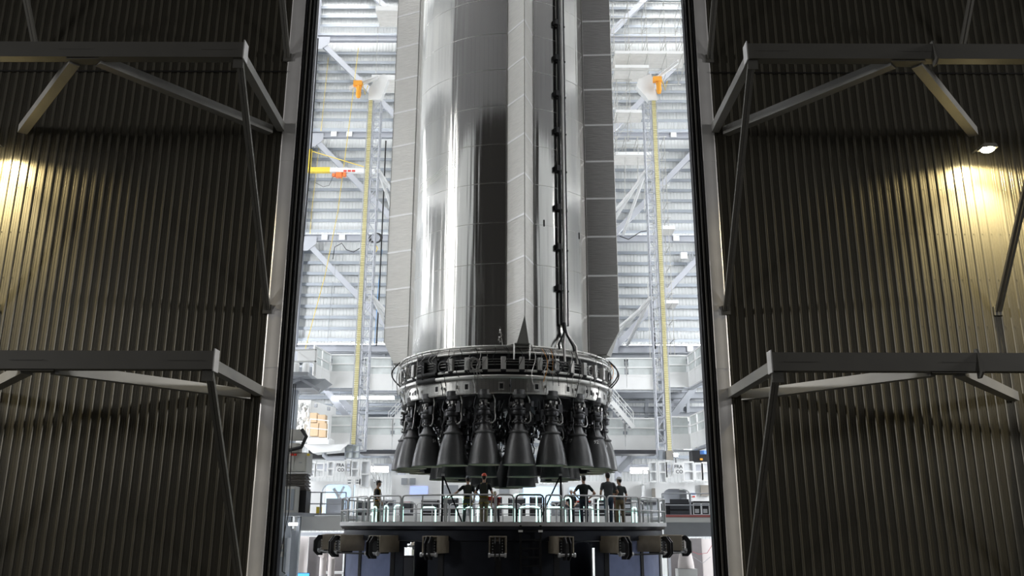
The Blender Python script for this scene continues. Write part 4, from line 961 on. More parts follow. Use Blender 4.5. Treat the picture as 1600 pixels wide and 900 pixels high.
line('dark cable festoon between the ties right of the rocket', [(968, 369), (982, 374), (992, 368), (1001, 362), (1011, 361)], 56, .03, black_r)
line('long black hoist cable hanging down the edge of the left door', [(459, 600), (452, 690), (446, 800), (441, 893), (446, 896)], 34, .022, black_r)
line('black cable loop hanging low beside the left door edge', [(462, 600), (456, 690), (451, 800), (437, 870), (434, 840), (445, 760), (452, 690)], 34.4, .018, black_r)
line('long black line along the whole edge of the left door', [(497, 60), (484, 260), (469, 430), (458, 560), (445, 720), (440, 780)], 33, .03, black_r)
T = thing('cable_reel', 'round coil of dark cable hanging on the left mast tie', 'cable coil', px(587, 372, 54))
for k in range(4): MB().tube(arc(px(587, 372, 54), .32 + .04 * k, 0, 360, 20, (1, 0, 0), (0, .2 * k, 1))[:-1], .03, 6, closed=True).build('cable_loop', black_r, T)
MB().tube([px(584, 378, 54), px(590, 388, 54), px(586, 396, 54)], .03, 5).build('yellow_tail', yellow, T)
sc_m = M('scaffold_tube', (.50, .50, .48), .45, .5, .15, 4)
# suspended work decks at the upper left
def deck_box(label, x0, y0, x1, y1, Y, dep, rails=False):
    T = thing('suspended_deck', label, 'work deck', px(x0, y1, Y)); a = px(x0, (y0 + y1) / 2, Y).x; b = px(x1, (y0 + y1) / 2, Y).x; z0 = px(x0, y1, Y).z; z1 = z0 + .35
    MB().span(a, Y, z0, b, Y + .06, z1).build('edge_channel', white_p, T); MB().span(a, Y + dep - .06, z0, b, Y + dep, z1).build('edge_channel', white_p, T); n = max(2, int(dep / .35))
    for i in range(n): MB().span(a, Y + .07 + (dep - .14) * i / n, z0 + .02, b, Y + .05 + (dep - .14) * (i + 1) / n, z0 + .07).build('deck_plank', M('deck_plank', (.74, .73, .70), .7, 0, .12, 3), T)
    for xx in (a + .1, b - .1): MB().tube([(xx, Y + dep / 2, z1 - .3), (xx, Y + dep / 2, 55.98)], .02, 6).build('hoist_rope', sc_m, T)
    if rails:
        mb = MB(); railing(mb, [(a, Y, z1), (b, Y, z1)], 1.1, 1.2, .03, toe=0); railing(mb, [(a, Y + dep, z1), (b, Y + dep, z1)], 1.1, 1.2, .03, toe=0); mb.build('deck_rail', white_steel, T)
    return T
deck_box('pale suspended work deck at the top edge left of the rocket', 587, 0, 640, 16, 54, 2.2)
deck_box('pale suspended work deck left of the rocket beside the mast head', 581, 108, 636, 124, 55, 2.0, False)
# scaffolds right of the rocket
sc_m = M('scaffold_tube', (.50, .50, .48), .45, .5, .15, 4)
def scaffold(label, xs, ys, Y, dep, decks, toe=None):
    T = thing('scaffold', label, 'scaffold', px(xs[0], ys[-1], Y)); X = [px(x, ys[-1], Y).x for x in xs]; Z = [px(xs[0], y, Y).z for y in ys]
    for x in X:
        for dy in (0, dep): MB().tube([(x, Y + dy, min(Z)), (x, Y + dy, max(Z))], .028, 6).build('standard_tube', sc_m, T)
    for z in Z:
        for dy in (0, dep): MB().tube([(X[0] - .2, Y + dy, z), (X[-1] + .2, Y + dy, z)], .025, 5).build('ledger_tube', sc_m, T)
        for x in X: MB().tube([(x, Y - .1, z), (x, Y + dep + .1, z)], .025, 5).build('transom_tube', sc_m, T)
    for i in range(len(X) - 1):
        for j in range(len(Z) - 1):
            if (i + j) % 2 == 0: MB().tube([(X[i], Y + dep, Z[j + 1]), (X[i + 1], Y + dep, Z[j])], .022, 5).build('brace_tube', sc_m, T)
    for (x0, x1, y) in decks:
        a, b = px(x0, y, Y).x, px(x1, y, Y).x; z = px(x0, y, Y).z; n = 5
        for i in range(n): MB().span(a, Y + dep * i / n + .01, z, b, Y + dep * (i + 1) / n - .01, z + .05).build('deck_plank', M('deck_plank', (.74, .73, .70), .7, 0, .12, 3), T)
        MB().span(a, Y - .03, z, b, Y, z + .22).build('toe_board', white_p, T)
    return T
scaffold('scaffold with two long decks at the top right of the rocket', [961, 985, 1013, 1042, 1068], [4, 28, 57, 67, 84, 110], 54.5, 2.0, [(961, 1074, 84), (961, 1014, 106)])
scaffold('slender scaffold tower right of the right mast', [1037, 1056], [214, 238, 262, 290, 316, 340, 356, 385, 415, 440, 458, 474, 500, 530, 556, 590], 57, 1.4, [(1030, 1055, 358), (1036, 1060, 474)])
scaffold('small scaffold beside the dark chine below the top decks', [966, 986], [125, 150, 176, 205], 56, 1.6, [(962, 1006, 176)])
scaffold('hanging scaffold with drop tubes under the second wall beam right of the rocket', [964, 978, 997, 1010], [214, 226, 240], 56, 1.8, [(962, 1030, 242)])
for k, (x, y0, y1) in enumerate(((977, 242, 310), (997, 242, 300), (1008, 242, 330), (1013, 110, 240), (1066, 110, 120))):
    line(('short', 'middle', 'long', 'upper', 'far right')[k] + ' thin scaffold tube dropping from the right hand scaffolds', [(x, y0), (x - 1, y1)], 56.4, .028, sc_m, 'tube', 'drop_tube')
line('scaffold drop tubes left of the right mast near the upper gallery', [(1012, 440), (1016, 560)], 56, .028, sc_m, 'tube', 'drop_tube')
# wall cabinet high right
T = thing('wall_box', 'small pale electrical box on the back wall right of the scaffold tower', 'box', px(1069, 397, 60.7))
fb(MB(), 1064, 394, 1074, 404, 60.7, .4).build('casing', white_p, T)
for x in (1077, 1081): MB().tube([px(x, 394, 60.7), px(x + 2, 406, 60.7)], .06, 6).build('cable_drop', grey_p, T)

# gangway cradle left of upper gallery: angled white frame with two pale canisters
T = thing('access_cradle', 'grey angled access platform with two white drums beside the left door', 'platform', px(462, 600, 46))
z = px(470, 586, 46).z; xa, xb = px(449, 586, 46).x, px(488, 586, 46).x
MB().span(xa + .1, 46.8, 0, xa + .4, 47.2, z - .2).build('leg', girt_m, T)
MB().span(xa, 45, z - .2, xb, 48, z).build('floor_plate', grey_p, T); MB().prism([(0, 0), (xb - xa + .7, 0), (xb - xa, -.5), (0, -.5)], (xa, 46, z - .2), (1, 0, 0), (0, 0, 1), (0, 1, 0), 2).build('underframe', grey_p, T)
fb(MB(), 465, 546, 495, 566, 47, .1).build('side_sheet', white_p, T)
MB().bar(px(449, 565, 45.2), px(495, 565, 45.2), .08, .08).bar(px(449, 548, 45.2), px(495, 546, 45.2), .08, .08).bar(px(494, 546, 45.2), px(492, 588, 45.2), .08, .08).build('rail_frame', white_p, T)
MB().bar(px(467, 550, 45.1), px(490, 568, 45.1), .04, .04).build('stay', white_p, T)
for x in (460, 476): c_ = px(x, 584, 46.0); q = MB().lathe([(0, 0), (.19, .0), (.20, .05), (.20, .62), (.17, .68), (0, .68)], 18, (c_.x, 46.2, z)).build('white_drum', white_p, T)
for x0, y0, x1, y1 in ((449, 600, 470, 592), (470, 592, 500, 610), (455, 604, 455, 592)): MB().bar(px(x0, y0, 45.6), px(x1, y1, 45.6), .14, .14).build('strut', white_steel, T)

# ---- lower left: white unit, boxes, machine
T = thing('white_cabin', 'white box cabin wrapped in plastic sheet beside the left door', 'cabin', px(485, 690, 52))
fb(MB(), 452, 625, 484, 690, 52, 3).build('front_panel', white_p, T); 
a = px(484, 625, 52); b = px(525, 638, 55.5); MB().prism([(0, 0), (1, 0), (1, 1), (0, 1)], (a.x, 52, px(484, 692, 52).z), Vector((b.x - a.x, 3.5, 0)), (0, 0, a.z - px(484, 692, 52).z), Vector((0, .1, 0)), 1).build('side_panel', white_p, T)
mb = MB(); rnd = random.Random(5); vs = []; nx, nz = 12, 14
for j in range(nz + 1):
    for i in range(nx + 1): p = px(457 + 27 * i / nx + rnd.uniform(-.6, .6), 630 + 52 * j / nz, 51.8); vs.append(p + Vector((0, -.25 * rnd.random() - .15, 0)))
mb.add(vs, [(j * (nx + 1) + i, j * (nx + 1) + i + 1, (j + 1) * (nx + 1) + i + 1, (j + 1) * (nx + 1) + i) for j in range(nz) for i in range(nx)]); mb.build('plastic_sheet', M('plastic_sheet', (.70, .71, .70), .25, 0, .08, 6), T)
for x, y in ((491, 631), (511, 636)): fb(MB(), x, y, x + 4, y + 5, 51.6, .2).build('wall_vent', grey_p, T)
for k, (x0, y0, x1, y1, lab) in enumerate(((484, 645, 495, 660, 'upper left cardboard box stacked behind the rail by the white cabin'), (496, 648, 508, 661, 'upper right cardboard box stacked behind the rail by the white cabin'), (484, 661, 497, 681, 'lower left cardboard box of the stack by the white cabin'), (498, 661, 509, 683, 'lower right cardboard box of the stack by the white cabin'))):
    tag(fb(MB(), x0, y0, x1, y1, 51.0, .6).build('cardboard_box', cream), lab, 'box', 'cardboard boxes by the white cabin')
T = thing('balcony', 'small white balcony holding the cardboard boxes', 'balcony', px(495, 692, 50.5)); fb(MB(), 480, 684, 514, 694, 50.3, 1.6).build('floor_tray', white_p, T); mb = MB(); a = px(483, 683, 50.3); b = px(512, 686, 50.3); railing(mb, [a, b], 1.05, .8, .035, toe=0); mb.build('rail', white_p, T)
MB().prism([(0, 0), (2.6, 0), (2.2, -.35), (.6, -.5)], (px(478, 694, 50.3).x - .2, 50.4, px(478, 694, 50.3).z), (1, 0, 0), (0, 0, 1), (0, 1, 0), 1.4).build('tray_underside', white_p, T)
T = thing('robot_arm', 'grey articulated machine arm with black hoses beside the left door', 'machine arm', px(462, 700, 42))
c_ = px(462, 680, 42); MB().box(c_, (.8, .6, .5)).lathe([(0, 0), (.36, .02), (.36, .3), (.25, .45), (0, .46)], 18, c_ + Vector((0, 0, -.85))).build('body', M('arm_beige_grey', (.42, .41, .38), .5), T)
MB().tube([c_ + Vector((-.3, -.1, .3)), c_ + Vector((-.45, -.2, .9)), c_ + Vector((-.75, -.2, 1.3)), c_ + Vector((-.8, -.2, .3))], .12, 10).build('upper_link', white_steel, T)
MB().tube([c_ + Vector((.35, -.3, .25)), c_ + Vector((.6, -.35, -.1)), c_ + Vector((.4, -.35, -.6)), c_ + Vector((-.2, -.35, -.75)), c_ + Vector((-.7, -.3, -.6))], .09, 8).build('hose', black_r, T)
for dx, mt in ((-.05, red), (.12, red), (.75, yellow)): MB().lathe([(0, -.06), (.07, -.05), (.08, .04), (0, .07)], 10, c_ + Vector((dx, -.3, -.95))).build('coloured_fitting', mt, T)
T = thing('control_cabinet', 'wide pale grey cabinet with two doors below the machine arm', 'cabinet', px(460, 738, 42)); fb(MB(), 441, 707, 479, 737, 42, 1.2).build('casing', M('cabinet_grey', (.50, .50, .47), .5), T)
for x in (443, 461): d_ = fb(MB(), x, 709, x + 16, 735, 41.96, .05).build('door', M('cabinet_grey', (.50, .50, .47), .5), T); fb(MB(), x + 6, 722, x + 10, 723.5, 41.93, .04).build('handle', grey_p, d_)
fb(MB(), 441, 738, 480, 740, 41.9, 1.3).build('plinth', white_p, T)
for i in range(9): tag(fb(MB(), 443 + (i % 3), 741 + i * 2.8, 478 - (i % 2) * 2, 743.2 + i * 2.8, 42 + .05 * (i % 3), 1.0).build('flat_sheet', M('stacked_sheet', (.10, .09, .08), .6, .1, .2, 6)), ['topmost','second from top','third from top','fourth from top','middle','fourth from bottom','third from bottom','second from bottom','lowest'][i] + ' dark sheet of the pile under the wide grey cabinet', 'sheet', 'pile of dark sheets under the grey cabinet')
T = thing('service_platform', 'small dark platform carrying the sheet pile and grey lockers beside the left door', 'platform', px(450, 802, 41)); zp = px(450, 801, 41).z; a = px(436, 801, 41.).x; b = px(482, 801, 42).x; MB().span(a, 40.8, zp - .15, b, 43.3, zp).build('floor_plate', grey_p, T)
for x in (a + .1, b - .6): MB().span(x - .08, 42.6, 0, x + .08, 42.9, zp - .15).build('leg', girt_m, T)
tag(MB().span(px(445, 780, 42).x, 42, zp + .005, px(478, 780, 42).x, 43, px(460, 766.2, 42).z).build('sheet_trolley', black_m), 'black trolley box under the pile of dark sheets', 'trolley')
T = thing('side_cabinet', 'pair of grey sheet metal lockers at the bottom of the left door edge', 'cabinet', px(452, 800, 41)); fb(MB(), 438, 760, 461, 801.0, 41, .8).build('casing', M('cabinet_grey', (.50, .50, .47), .5), T)
for x in (447, 454): fb(MB(), x, 764, x + 5, 797, 40.95, .06).build('door', girt_m, T)
tag(fb(MB(), 494, 792, 501, 804, 43.8, .3).build('yellow_bin', yellow), 'small yellow bin behind the rail at the lower left', 'bin')

def machine(label, sg, x0, x1, ytop, ywt, ywb, ybot, winx, win_mat, sign, cage, Y=50):
    T = thing('climbing_platform', label, 'machine', px((x0 + x1) / 2, ybot, Y))
    # body: plate with a round-cornered window opening, built as a frame around the hole
    xa, xb = px(x0, ytop, Y).x, px(x1, ytop, Y).x; zt, zb = px(x0, ytop, Y).z, px(x0, ybot, Y).z
    wa, wb_ = px(winx[0], ywt, Y).x, px(winx[1], ywt, Y).x; wt, wl = px(800, ywt, Y).z, px(800, ywb, Y).z
    mb = MB(); mb.span(xa, Y, zb, wa, Y + .4, zt); mb.span(wb_, Y, zb, xb, Y + .4, zt); mb.span(wa, Y, wt, wb_, Y + .4, zt)
    if wl > zb + .05: mb.span(wa, Y, zb, wb_, Y + .4, wl)
    rc = .45
    for cx, s1 in ((wa, 1), (wb_, -1)): mb.prism([(0, 0)] + [(s1 * (rc - rc * math.sin(R(a_))), -(rc - rc * math.cos(R(a_)))) for a_ in (0, 18, 36, 54, 72, 90)], (cx, Y, wt), (1, 0, 0), (0, 0, 1), (0, 1, 0), .4)
    mb.build('housing', white_p, T)
    MB().span(wa, Y + 1.2, wl, wb_, Y + 1.25, wt).build('inner_wall', win_mat, T); MB().span(xa, Y + .4, zt - .05, xb, Y + 2.4, zt).build('roof_plate', white_p, T)
    MB().bar((wa + .5, Y + .9, wt - .2), (wa + 1.1, Y + .9, wl + .6), .12, .16).bar((wb_ - .6, Y + 1, wt - .1), (wa + .8, Y + .8, wl + .9), .1, .1).build('inner_stay', white_p, T)
    MB().box(((wa + wb_) / 2 - .2, Y + .8, wl + .45), (.9, .5, .9)).lathe([(0, 0), (.2, 0), (.2, .3), (0, .35)], 12, ((wa + wb_) / 2 + .5, Y + .7, wl)).build('inner_gear', white_steel, T)
    for (c0, c1, yt, yb, kind) in cage:
        a = px(c0, yb, Y - .3); b = px(c1, yb, Y - .3); h = px(c0, yt, Y - .3).z - a.z
        mb = MB()
        for t in (0, 1): mb.bar(a.lerp(b, t), a.lerp(b, t) + Vector((0, 0, h)), .08, .08, (0, 1, 0))
        for t in (0, .5, 1): mb.bar(a + Vector((0, 0, h * t)), b + Vector((0, 0, h * t)), .06, .08)
        f_ = mb.build('cage_frame', white_p, T)
        if kind: MB().span(a.x + .08, a.y + .05, a.z + .05, b.x - .08, a.y + .08, a.z + h - .05).build('cage_panel', kind, f_)
    sx0, sx1, sy0, sy1 = sign; a = px(sx0, sy1, Y - .45); b = px(sx1, sy0, Y - .45)
    sp = MB().span(a.x, Y - .45, a.z, b.x, Y - .42, b.z).build('sign_board', white_p, T); W_ = b.x - a.x
    for body, fz in (('FRA', .52), ('CO', .08)):
        vs, fs = text_pts(body, W_ * .50); cx = (a.x + b.x) / 2 + (0 if body == 'FRA' else W_ * .08)
        MB().add([(cx + v.x, Y - .455, a.z + (b.z - a.z) * fz + v.y) for v in vs], fs).build('lettering', text_k, sp)
    return T
cg = M('cage_white_glass', (.66, .68, .70), .3, 0, .1, 2)
machine('white climbing platform machine left of the deck with a blue-lit window and sign', 1, 482, 552, 752, 757, 805, 812, (503, 549), led_b, (524, 539, 721, 738),
        [(481, 492, 722, 745, cg), (493, 505, 724, 745, None), (511, 521, 721, 744, cg), (540, 547, 718, 744, None), (548, 560, 720, 746, cg), (562, 577, 720, 762, cg), (541, 550, 748, 757, grey_p), (554, 562, 748, 757, grey_p)])
machine('white climbing platform machine right of the deck with a sheeted window and sign', -1, 1008, 1122, 754, 763, 786, 800, (1035, 1079), M('inner_grey_sheet', (.45, .47, .50), .5), (1053, 1067, 723, 741),
        [(1015, 1027, 722, 752, cg), (1030, 1042, 722, 754, cg), (1042, 1050, 720, 746, None), (1069, 1085, 722, 751, cg), (1087, 1098, 724, 750, None), (1098, 1114, 723, 751, cg), (1005, 1014, 735, 756, None)])
T = thing('mast_base', 'grey mesh base cage at the foot of the left mast', 'base cage', px(550, 716, 50.6)); a = px(539, 716, 50.6); b = px(561, 716, 50.6)
mb = MB()
for t in (0, .5, 1): mb.bar(a.lerp(b, t), a.lerp(b, t) + Vector((0, 0, .75)), .06, .06, (0, 1, 0))
for h_ in (0, .37, .75): mb.bar(a + Vector((0, 0, h_)), b + Vector((0, 0, h_)), .06, .06)
mb.build('frame', girt_m, T); MB().span(a.x, 50.65, a.z, b.x, 50.7, a.z + .72).build('mesh_panel', mesh_m, T)
T = thing('mast_base', 'grey base cage at the foot of the right mast', 'base cage', px(1035, 716, 50.6)); fb(MB(), 1030, 703, 1040, 718, 50.6, .6).build('casing', girt_m, T); fb(MB(), 1041, 704, 1052, 718, 50.5, .5).build('side_box', M('brown_grey', (.28, .26, .23), .6), T)
for side, segs in (('left', [(562, 704, 640, 704)]), ('right', [(960, 704, 1028, 704)])):
    for (x0, y0, x1, y1) in segs: tag(fb(MB(), x0, 703, x1, 709, 55, 1.8).build('dark_beam', dark_p), 'dark beam just under the %s lower gallery' % side, 'beam')
# floodlight on the right machine
T = thing('floodlight', 'small glaring white floodlight above the right machine sign', 'light', px(1056, 714, 49.5)); p = px(1056, 711, 49.5)
MB().box((p.x, 49.6, p.z), (.30, .12, .22)).build('housing', black_m, T); MB().box((p.x, 49.52, p.z), (.24, .02, .17)).build('lens', E('floodlight_lens', (.95, .97, 1), 60), T)
MB().tube([(p.x, 49.6, p.z - .1), (p.x, 49.6, p.z - .5)], .03, 6).build('stem', black_m, T)
tag(MB().tube([px(1090, 703, 52), px(1086, 703, 53)], .01, 6).lathe([(0, -.1), (.2, -.1), (.2, .1), (0, .1)], 16, px(1099, 707, 52)).build('blue_flange', M('blue_paint', (.08, .22, .60), .4)), 'round blue flange above the right machine', 'flange')
T = thing('dark_machinery', 'dark machinery block under the right lower gallery by the door edge', 'machinery', px(1095, 722, 53)); fb(MB(), 1082, 704, 1114, 722, 53, 1).build('block', black_m, T); fb(MB(), 1094, 716, 1098, 719, 52.9, .1).build('orange_cap', orange, T)
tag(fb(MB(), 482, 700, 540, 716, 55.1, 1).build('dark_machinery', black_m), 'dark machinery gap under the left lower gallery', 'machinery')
T = thing('pipe_bend', 'pale pipe with a bend below the left lower gallery', 'pipe', px(506, 715, 51)); MB().tube([px(506, 703, 51), px(507, 712, 51), px(512, 716, 51), px(538, 716, 51)], .14, 10).build('pipe_run', white_steel, T)
# wall panel plates on the machines
T = thing('wall_hatch', 'grey hatch cover on the right machine beside the door edge', 'hatch', px(1101, 775, 49.8)); fb(MB(), 1095, 758, 1108, 775, 49.85, .12).build('cover', M('brown_grey', (.28, .26, .23), .6), T)
T = thing('notice', 'small white notice with blue header on the right machine', 'sign', px(1084, 778, 49.8)); fb(MB(), 1080, 770, 1088, 780, 49.85, .05).build('board', white_p, T); fb(MB(), 1080, 770, 1088, 772.5, 49.82, .03).build('blue_header', M('blue_paint', (.08, .22, .60), .4), T); fb(MB(), 1082, 775, 1086, 777, 49.82, .03).build('red_line', red, T)
tag(fb(MB(), 1019, 763, 1024, 778, 49.85, .1).build('wall_hatch', M('brown_grey', (.28, .26, .23), .6)), 'narrow grey hatch on the left end of the right machine', 'hatch')
# side landings with rails
def landing(label, x0, x1, yf, Y, fh, mat, redge=False, rail=True, sp=1.3):
    T = thing('landing', label, 'platform', px(x0, yf, Y)); a = px(x0, yf, Y); b = px(x1, yf, Y); z = (a.z + b.z) / 2
    MB().span(a.x, Y, z - .12, b.x, Y + 5, z).build('floor_plate', grey_p, T); MB().span(a.x, Y - .06, z - fh, b.x, Y, z - .02).build('fascia', mat, T)
    if redge: MB().span(a.x, Y - .08, z - .0, b.x, Y - .0, z + .10).build('red_kickplate', M('faded_red', (.50, .16, .15), .6), T); MB().span(a.x, Y - .09, z - .25, b.x, Y - .061, z - .02).build('white_edge', white_p, T)
    if rail:
        n = max(1, round((b.x - a.x) / sp))
        for i in range(n):
            mb = MB(); railing(mb, [(a.x + (b.x - a.x) * i / n, Y, z + .02), (a.x + (b.x - a.x) * (i + 1) / n - .03, Y, z + .02)], 1.1, 1.4, .032, toe=.1); mb.build('rail_section', white_steel, T)
landing('white landing with rails at the lower left between the door and the deck', 461, 540, 806, 43.5, .70, white_p)
landing('landing with red kickplate and grey fascia right of the deck', 1036, 1124, 808, 43.5, .9, grey_p, True)
for x0, x1 in ((1041, 1083), (1084, 1118)):
    T = thing('equipment_rack', 'black equipment rack %s on the right landing' % ('with handles' if x0 > 1050 else 'nearest the deck'), 'equipment', px(x0, 807, 45)); z = px(x0, 807.5, 43.6).z
    a = px(x0, 800, 45); b = px(x1, 800, 45); ht = px(x0, 786 if x0 < 1050 else 783, 45).z - z
    MB().span(a.x, 45, z, b.x, 46.5, z + ht).build('casing', black_m, T)
    if x0 < 1050:
        for j in range(3): MB().span(a.x + .2, 44.95, z + .1 + j * .28, b.x - .2, 45, z + .32 + j * .28).build('drawer_front', dark_p, T)
    else:
        for xx in (1084, 1097): 
            p_ = px(xx, 804, 44.8); mb = MB(); w_ = .38
            for u0, u1 in (((0, 0), (w_, 0)), ((w_, 0), (w_, .55)), ((w_, .55), (0, .55)), ((0, .55), (0, 0))): mb.bar((p_.x + u0[0], 44.8, z + .12 + u0[1]), (p_.x + u1[0], 44.8, z + .12 + u1[1]), .04, .04, (0, 1, 0))
            f_ = mb.build('instrument_frame', white_p, T); MB().box((p_.x + w_ / 2, 44.9, z + .3), (.2, .1, .2)).build('dial', rail_m, f_)
tag(fb(MB(), 533, 823, 640, 829, 50, 4).build('dark_beam', dark_p), 'dark beam passing behind the left edge of the deck', 'beam')
# machines seen across the deck under the nozzles
def block(nm, label, x0, y0, x1, y1, Y, dep, mat, cat='machine', parts=()):
    T = thing(nm, label, cat, px((x0 + x1) / 2, y1, Y)); fb(MB(), x0, y0, x1, y1, Y, dep).build('casing', mat, T)
    for (n_, a, b, c, d, m_) in parts: fb(MB(), a, b, c, d, Y - .06, .08).build(n_, m_, T)
block('white_housing', 'white machine housing with dark vents behind the nozzles at the left', 612, 742, 688, 807, 51, 2, white_p, parts=(('vent', 627, 747, 636, 757, grey_p), ('vent', 640, 747, 649, 757, grey_p), ('blue_panel', 641, 760, 668, 774, E('blue_panel_glow', (.40, .50, 1.0), .8))))
block('white_housing', 'long white machine housing behind the men in harness', 690, 752, 811, 807, 52, 2, white_p, parts=(('grey_panel', 692, 758, 716, 772, grey_p), ('vent', 780, 757, 796, 771, grey_p), ('blue_panel', 740, 768, 760, 782, led_b)))
block('blue_lit_window', 'white housing with pale blue lit window behind the ladder gate', 812, 756, 879, 807, 51.5, 2, white_p, parts=(('blue_panel', 818, 761, 873, 790, led_b),))
block('white_housing', 'white machine housing behind the man with hands on hips', 880, 752, 1003, 807, 52, 2, white_p, parts=(('blue_panel', 890, 762, 906, 780, led_b), ('grey_panel', 945, 756, 960, 768, grey_p)))
rnd = random.Random(21)
CH = ['black chest left of the lone man in profile', 'grey chest just behind the lone man in profile', 'charcoal chest with red trim right of the lone man in profile', 'black chest behind the low arch left of the tripod support', 'black chest behind the left tripod support', 'grey chest behind the worker reaching to the rail', 'charcoal chest with red trim behind the red hard hat worker', 'black chest behind the left post of the ladder gate', 'black chest behind the right post of the ladder gate', 'grey chest behind the right tripod support', 'charcoal red-trimmed chest behind the man with hands on hips', 'black chest behind the tall man in grey', 'black chest behind the man in the white hard hat', 'grey chest at the right end of the deck rail']
for k in range(14):
    x = 556 + k * 34; w_ = rnd.uniform(16, 30); y0 = rnd.uniform(776, 786)
    block('tool_chest', CH[k], x, y0, x + w_, 806, 48.5 + (k % 2), 1, (black_m, grey_p, dark_p, black_m)[k % 4], 'chest', parts=(('drawer', x + 2, y0 + 3, x + w_ - 2, y0 + 9, dark_p), ('drawer', x + 2, y0 + 11, x + w_ - 2, y0 + 17, grey_p), ('trim', x + 2, y0 + .5, x + w_ - 2, y0 + 2, red if k % 4 == 2 else rail_m)))
tag(fb(MB(), 540, 806, 1040, 815, 47.5, 7).build('far_platform', white_p), 'white far platform behind the round deck', 'platform')

# ---- bottom: columns, screens, curtains
z00 = 0
T = thing('white_column', 'grey-blue steel column standing left of the round stand', 'column', (px(459, 860, 46).x, 46, 0)); x = px(459, 860, 46).x; MB().ibeam((x, 46, 0), (x, 46, px(459, 826, 46).z), .30, .32, .03, (0, 1, 0)).build('shaft', girt_m, T)
MB().span(x - .3, 45.8, 0, x + .3, 46.3, .03).build('base_plate', girt_m, T)
def panel(nm, label, x0, x1, yt, Y, mat, cat): a = px(x0, 860, Y).x; b = px(x1, 860, Y).x; return tag(MB().span(a, Y, 0, b, Y + .08, px(x0, yt, Y).z).build(nm, mat), label, cat)
pale = M('pale_curtain', (.86, .80, .79), .8, 0, .03, 1)  # one pale pink-white colour for curtains, posts and nozzle cover
panel('curtain_panel', 'pale pink-white curtain panel between column and grey screen, lower left', 464, 481, 838, 53, pale, 'curtain')
panel('curtain_panel', 'narrow pale panel left of the grey-blue column', 436, 455, 828, 53.5, pale, 'curtain')
panel('welding_screen', 'dark grey screen behind the twin white posts at the lower left', 482, 536, 839, 55, M('screen_grey', (.20, .185, .19), .7), 'screen')
panel('curtain_panel', 'white curtain panel at the lower right beside the door edge', 1097, 1121, 842, 53, pale, 'curtain')
panel('welding_screen', 'dark grey screen behind the white nozzle at the lower right', 1042, 1097, 841, 55, M('screen_grey', (.20, .185, .19), .7), 'screen')
def rack(x0, x1, y0, y1):
    m = fb(MB(), x0, y0, x1, y1, 52, .4); a = px(x0, y1, 52); b = px(x1, y1, 52)
    for x in (a.x + .2, b.x - .2): m.span(x - .06, 52.1, 0, x + .06, 52.3, a.z + .05)
    return m
tag(rack(440, 560, 832, 837).build('pipe_rack', white_steel), 'white pipe rack above the grey screen at the lower left', 'pipe rack')
tag(rack(1040, 1125, 835, 839).build('pipe_rack', white_steel), 'white pipe rack above the grey screen at the lower right', 'pipe rack')
T = thing('twin_post', 'pair of white round posts with small brackets before the lower left grey screen', 'post', (px(512, 880, 50).x, 50, 0))
for x in (505, 518):
    xx = px(x, 880, 50).x; MB().tube([(xx, 50, 0), (xx, 50, px(x, 842, 50).z)], .19, 16).build('post', pale, T)
for x in (502, 523): p_ = px(x, 869, 49.8); MB().box((p_.x, 49.8, p_.z), (.3, .12, .14), Matrix.Rotation(R(30 if x < 510 else -30), 3, 'Y')).build('bracket', pale, T)
p_ = px(511, 841, 50); MB().span(p_.x - .55, 49.7, p_.z - .12, p_.x + .6, 50.3, p_.z).build('cap_beam', pale, T)
T = thing('white_nozzle', 'white flared nozzle cover standing at the lower right', 'nozzle', px(1072, 897, 47)); p_ = px(1072, 888, 47)
MB().lathe([(.42, 0), (.43, .02), (.40, .3), (.33, .65), (.26, .95), (.25, 1.0), (.27, 1.02), (.25, 1.05), (.22, 1.3), (.26, 1.5), (0, 1.5)], 32, p_).build('bell', pale, T)
MB().span(p_.x - .5, 46.6, 0, p_.x + .5, 47.4, p_.z - .02).build('stand', white_p, T)
T = thing('monitor', 'wide monitor glowing blue and pink at the lower left edge', 'monitor', (px(471, 900, 44).x, 44, 0)); a = px(459, 895, 44); b = px(484, 895, 44)
MB().span(a.x, 44, a.z - .45, b.x, 44.05, a.z).build('bezel', black_m, T); MB().span(a.x + .02, 43.985, a.z - .2, b.x - .02, 43.998, a.z - .02).build('screen_upper', E('screen_blue', (.1, .45, 1), 1.6), T); MB().span(a.x + .02, 43.985, a.z - .43, b.x - .02, 43.998, a.z - .2).build('screen_lower', E('screen_pink', (.9, .3, .8), 1.3), T)
MB().span((a.x + b.x) / 2 - .05, 44.03, 0, (a.x + b.x) / 2 + .05, 44.1, a.z - .3).span((a.x + b.x) / 2 - .3, 43.9, 0, (a.x + b.x) / 2 + .3, 44.3, .03).build('stand', black_m, T)
T = thing('work_table', 'long white table behind the twin posts at the lower left', 'table', px(520, 900, 52)); a = px(500, 894, 52); b = px(552, 894, 52); MB().span(a.x, 52, a.z - .1, b.x, 53.2, a.z).build('top', white_p, T)
for x in (a.x + .1, b.x - .1): MB().span(x - .05, 52.1, 0, x + .05, 52.2, a.z - .1).build('leg', white_p, T)
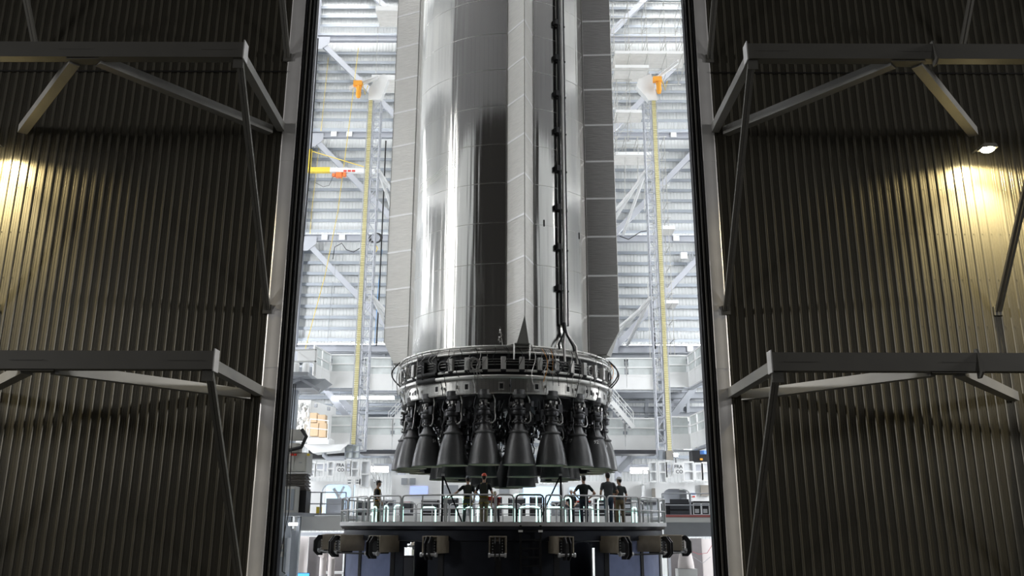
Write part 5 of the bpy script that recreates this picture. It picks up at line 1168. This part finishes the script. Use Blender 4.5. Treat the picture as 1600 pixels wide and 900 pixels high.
T = thing('floor_lamp', 'small white work lamp glowing on a post beside the lower left cables', 'light', px(462, 819, 42)); p_ = px(458, 819, 42); MB().box(p_, (.4, .1, .12)).build('lens', led_w, T); MB().bar(p_ + Vector((0, .1, .02)), p_ + Vector((-.6, .3, .1)), .06, .06).build('arm', girt_m, T)
T = thing('left_rack', 'pale blue-grey rack with boxes beside the cables at the lower left', 'rack', px(441, 900, 40)); fb(MB(), 432, 840, 447, 899, 40, .5).build('frame', girt_m, T)
x_ = px(440, 870, 40).x; MB().span(x_ - .25, 40.1, 0, x_ + .1, 40.4, px(440, 897, 40).z).build('foot', girt_m, T)
for y in (850, 862): fb(MB(), 438, y, 443, y + 8, 39.9, .12).build('box', M('cabinet_grey', (.50, .50, .47), .5), T)
line('thin red line sagging in front of the lower right grey screen', [(1082, 862), (1092, 866), (1105, 864), (1115, 848)], 50, .015, M('red_line', (.5, .08, .1), .5), 'cable', 'hanging_line')
line('thin grey wire looping before the lower right screen', [(1062, 838), (1080, 868), (1098, 880), (1110, 870)], 50.5, .012, grey_p, 'cable', 'hanging_line')
line('pale hose coil inside the right hand opening of the stand', [(899, 845), (904, 858), (900, 872), (908, 880), (911, 868), (906, 860)], 44, .04, white_p, 'hose', 'pale_hose')
for px_, lab in ((903, 'white rounded tank seen through the right opening of the stand'), (658, 'pale tank seen through the left opening of the stand')):
    p_ = px(px_, 852, 48.6); T = thing('pale_tank', lab, 'tank', (p_.x, 48.6, 0)); MB().lathe([(0, 0), (.5, .02), (.5, p_.z - .2), (.35, p_.z), (0, p_.z + .1)], 20, (p_.x, 48.6, 0)).build('shell', M('tank_pale', (.55, .56, .45), .5), T)
for x0, x1, lab in ((628, 668, 'black cabinet on the floor behind the left opening of the stand'), (894, 925, 'black cabinet on the floor behind the right opening of the stand')):
    a = px(x0, 868, 47.3); b = px(x1, 868, 47.3); T = thing('floor_cabinet', lab, 'cabinet', ((a.x + b.x) / 2, 47.3, 0)); MB().span(a.x, 47.0, 0, b.x, 47.6, a.z).build('casing', black_m, T)
    for i in range(2): MB().span(a.x + .03 + (b.x - a.x) * i / 2, 46.96, .1, a.x - .03 + (b.x - a.x) * (i + 1) / 2, 46.99, a.z - .1).build('door', dark_p, T)
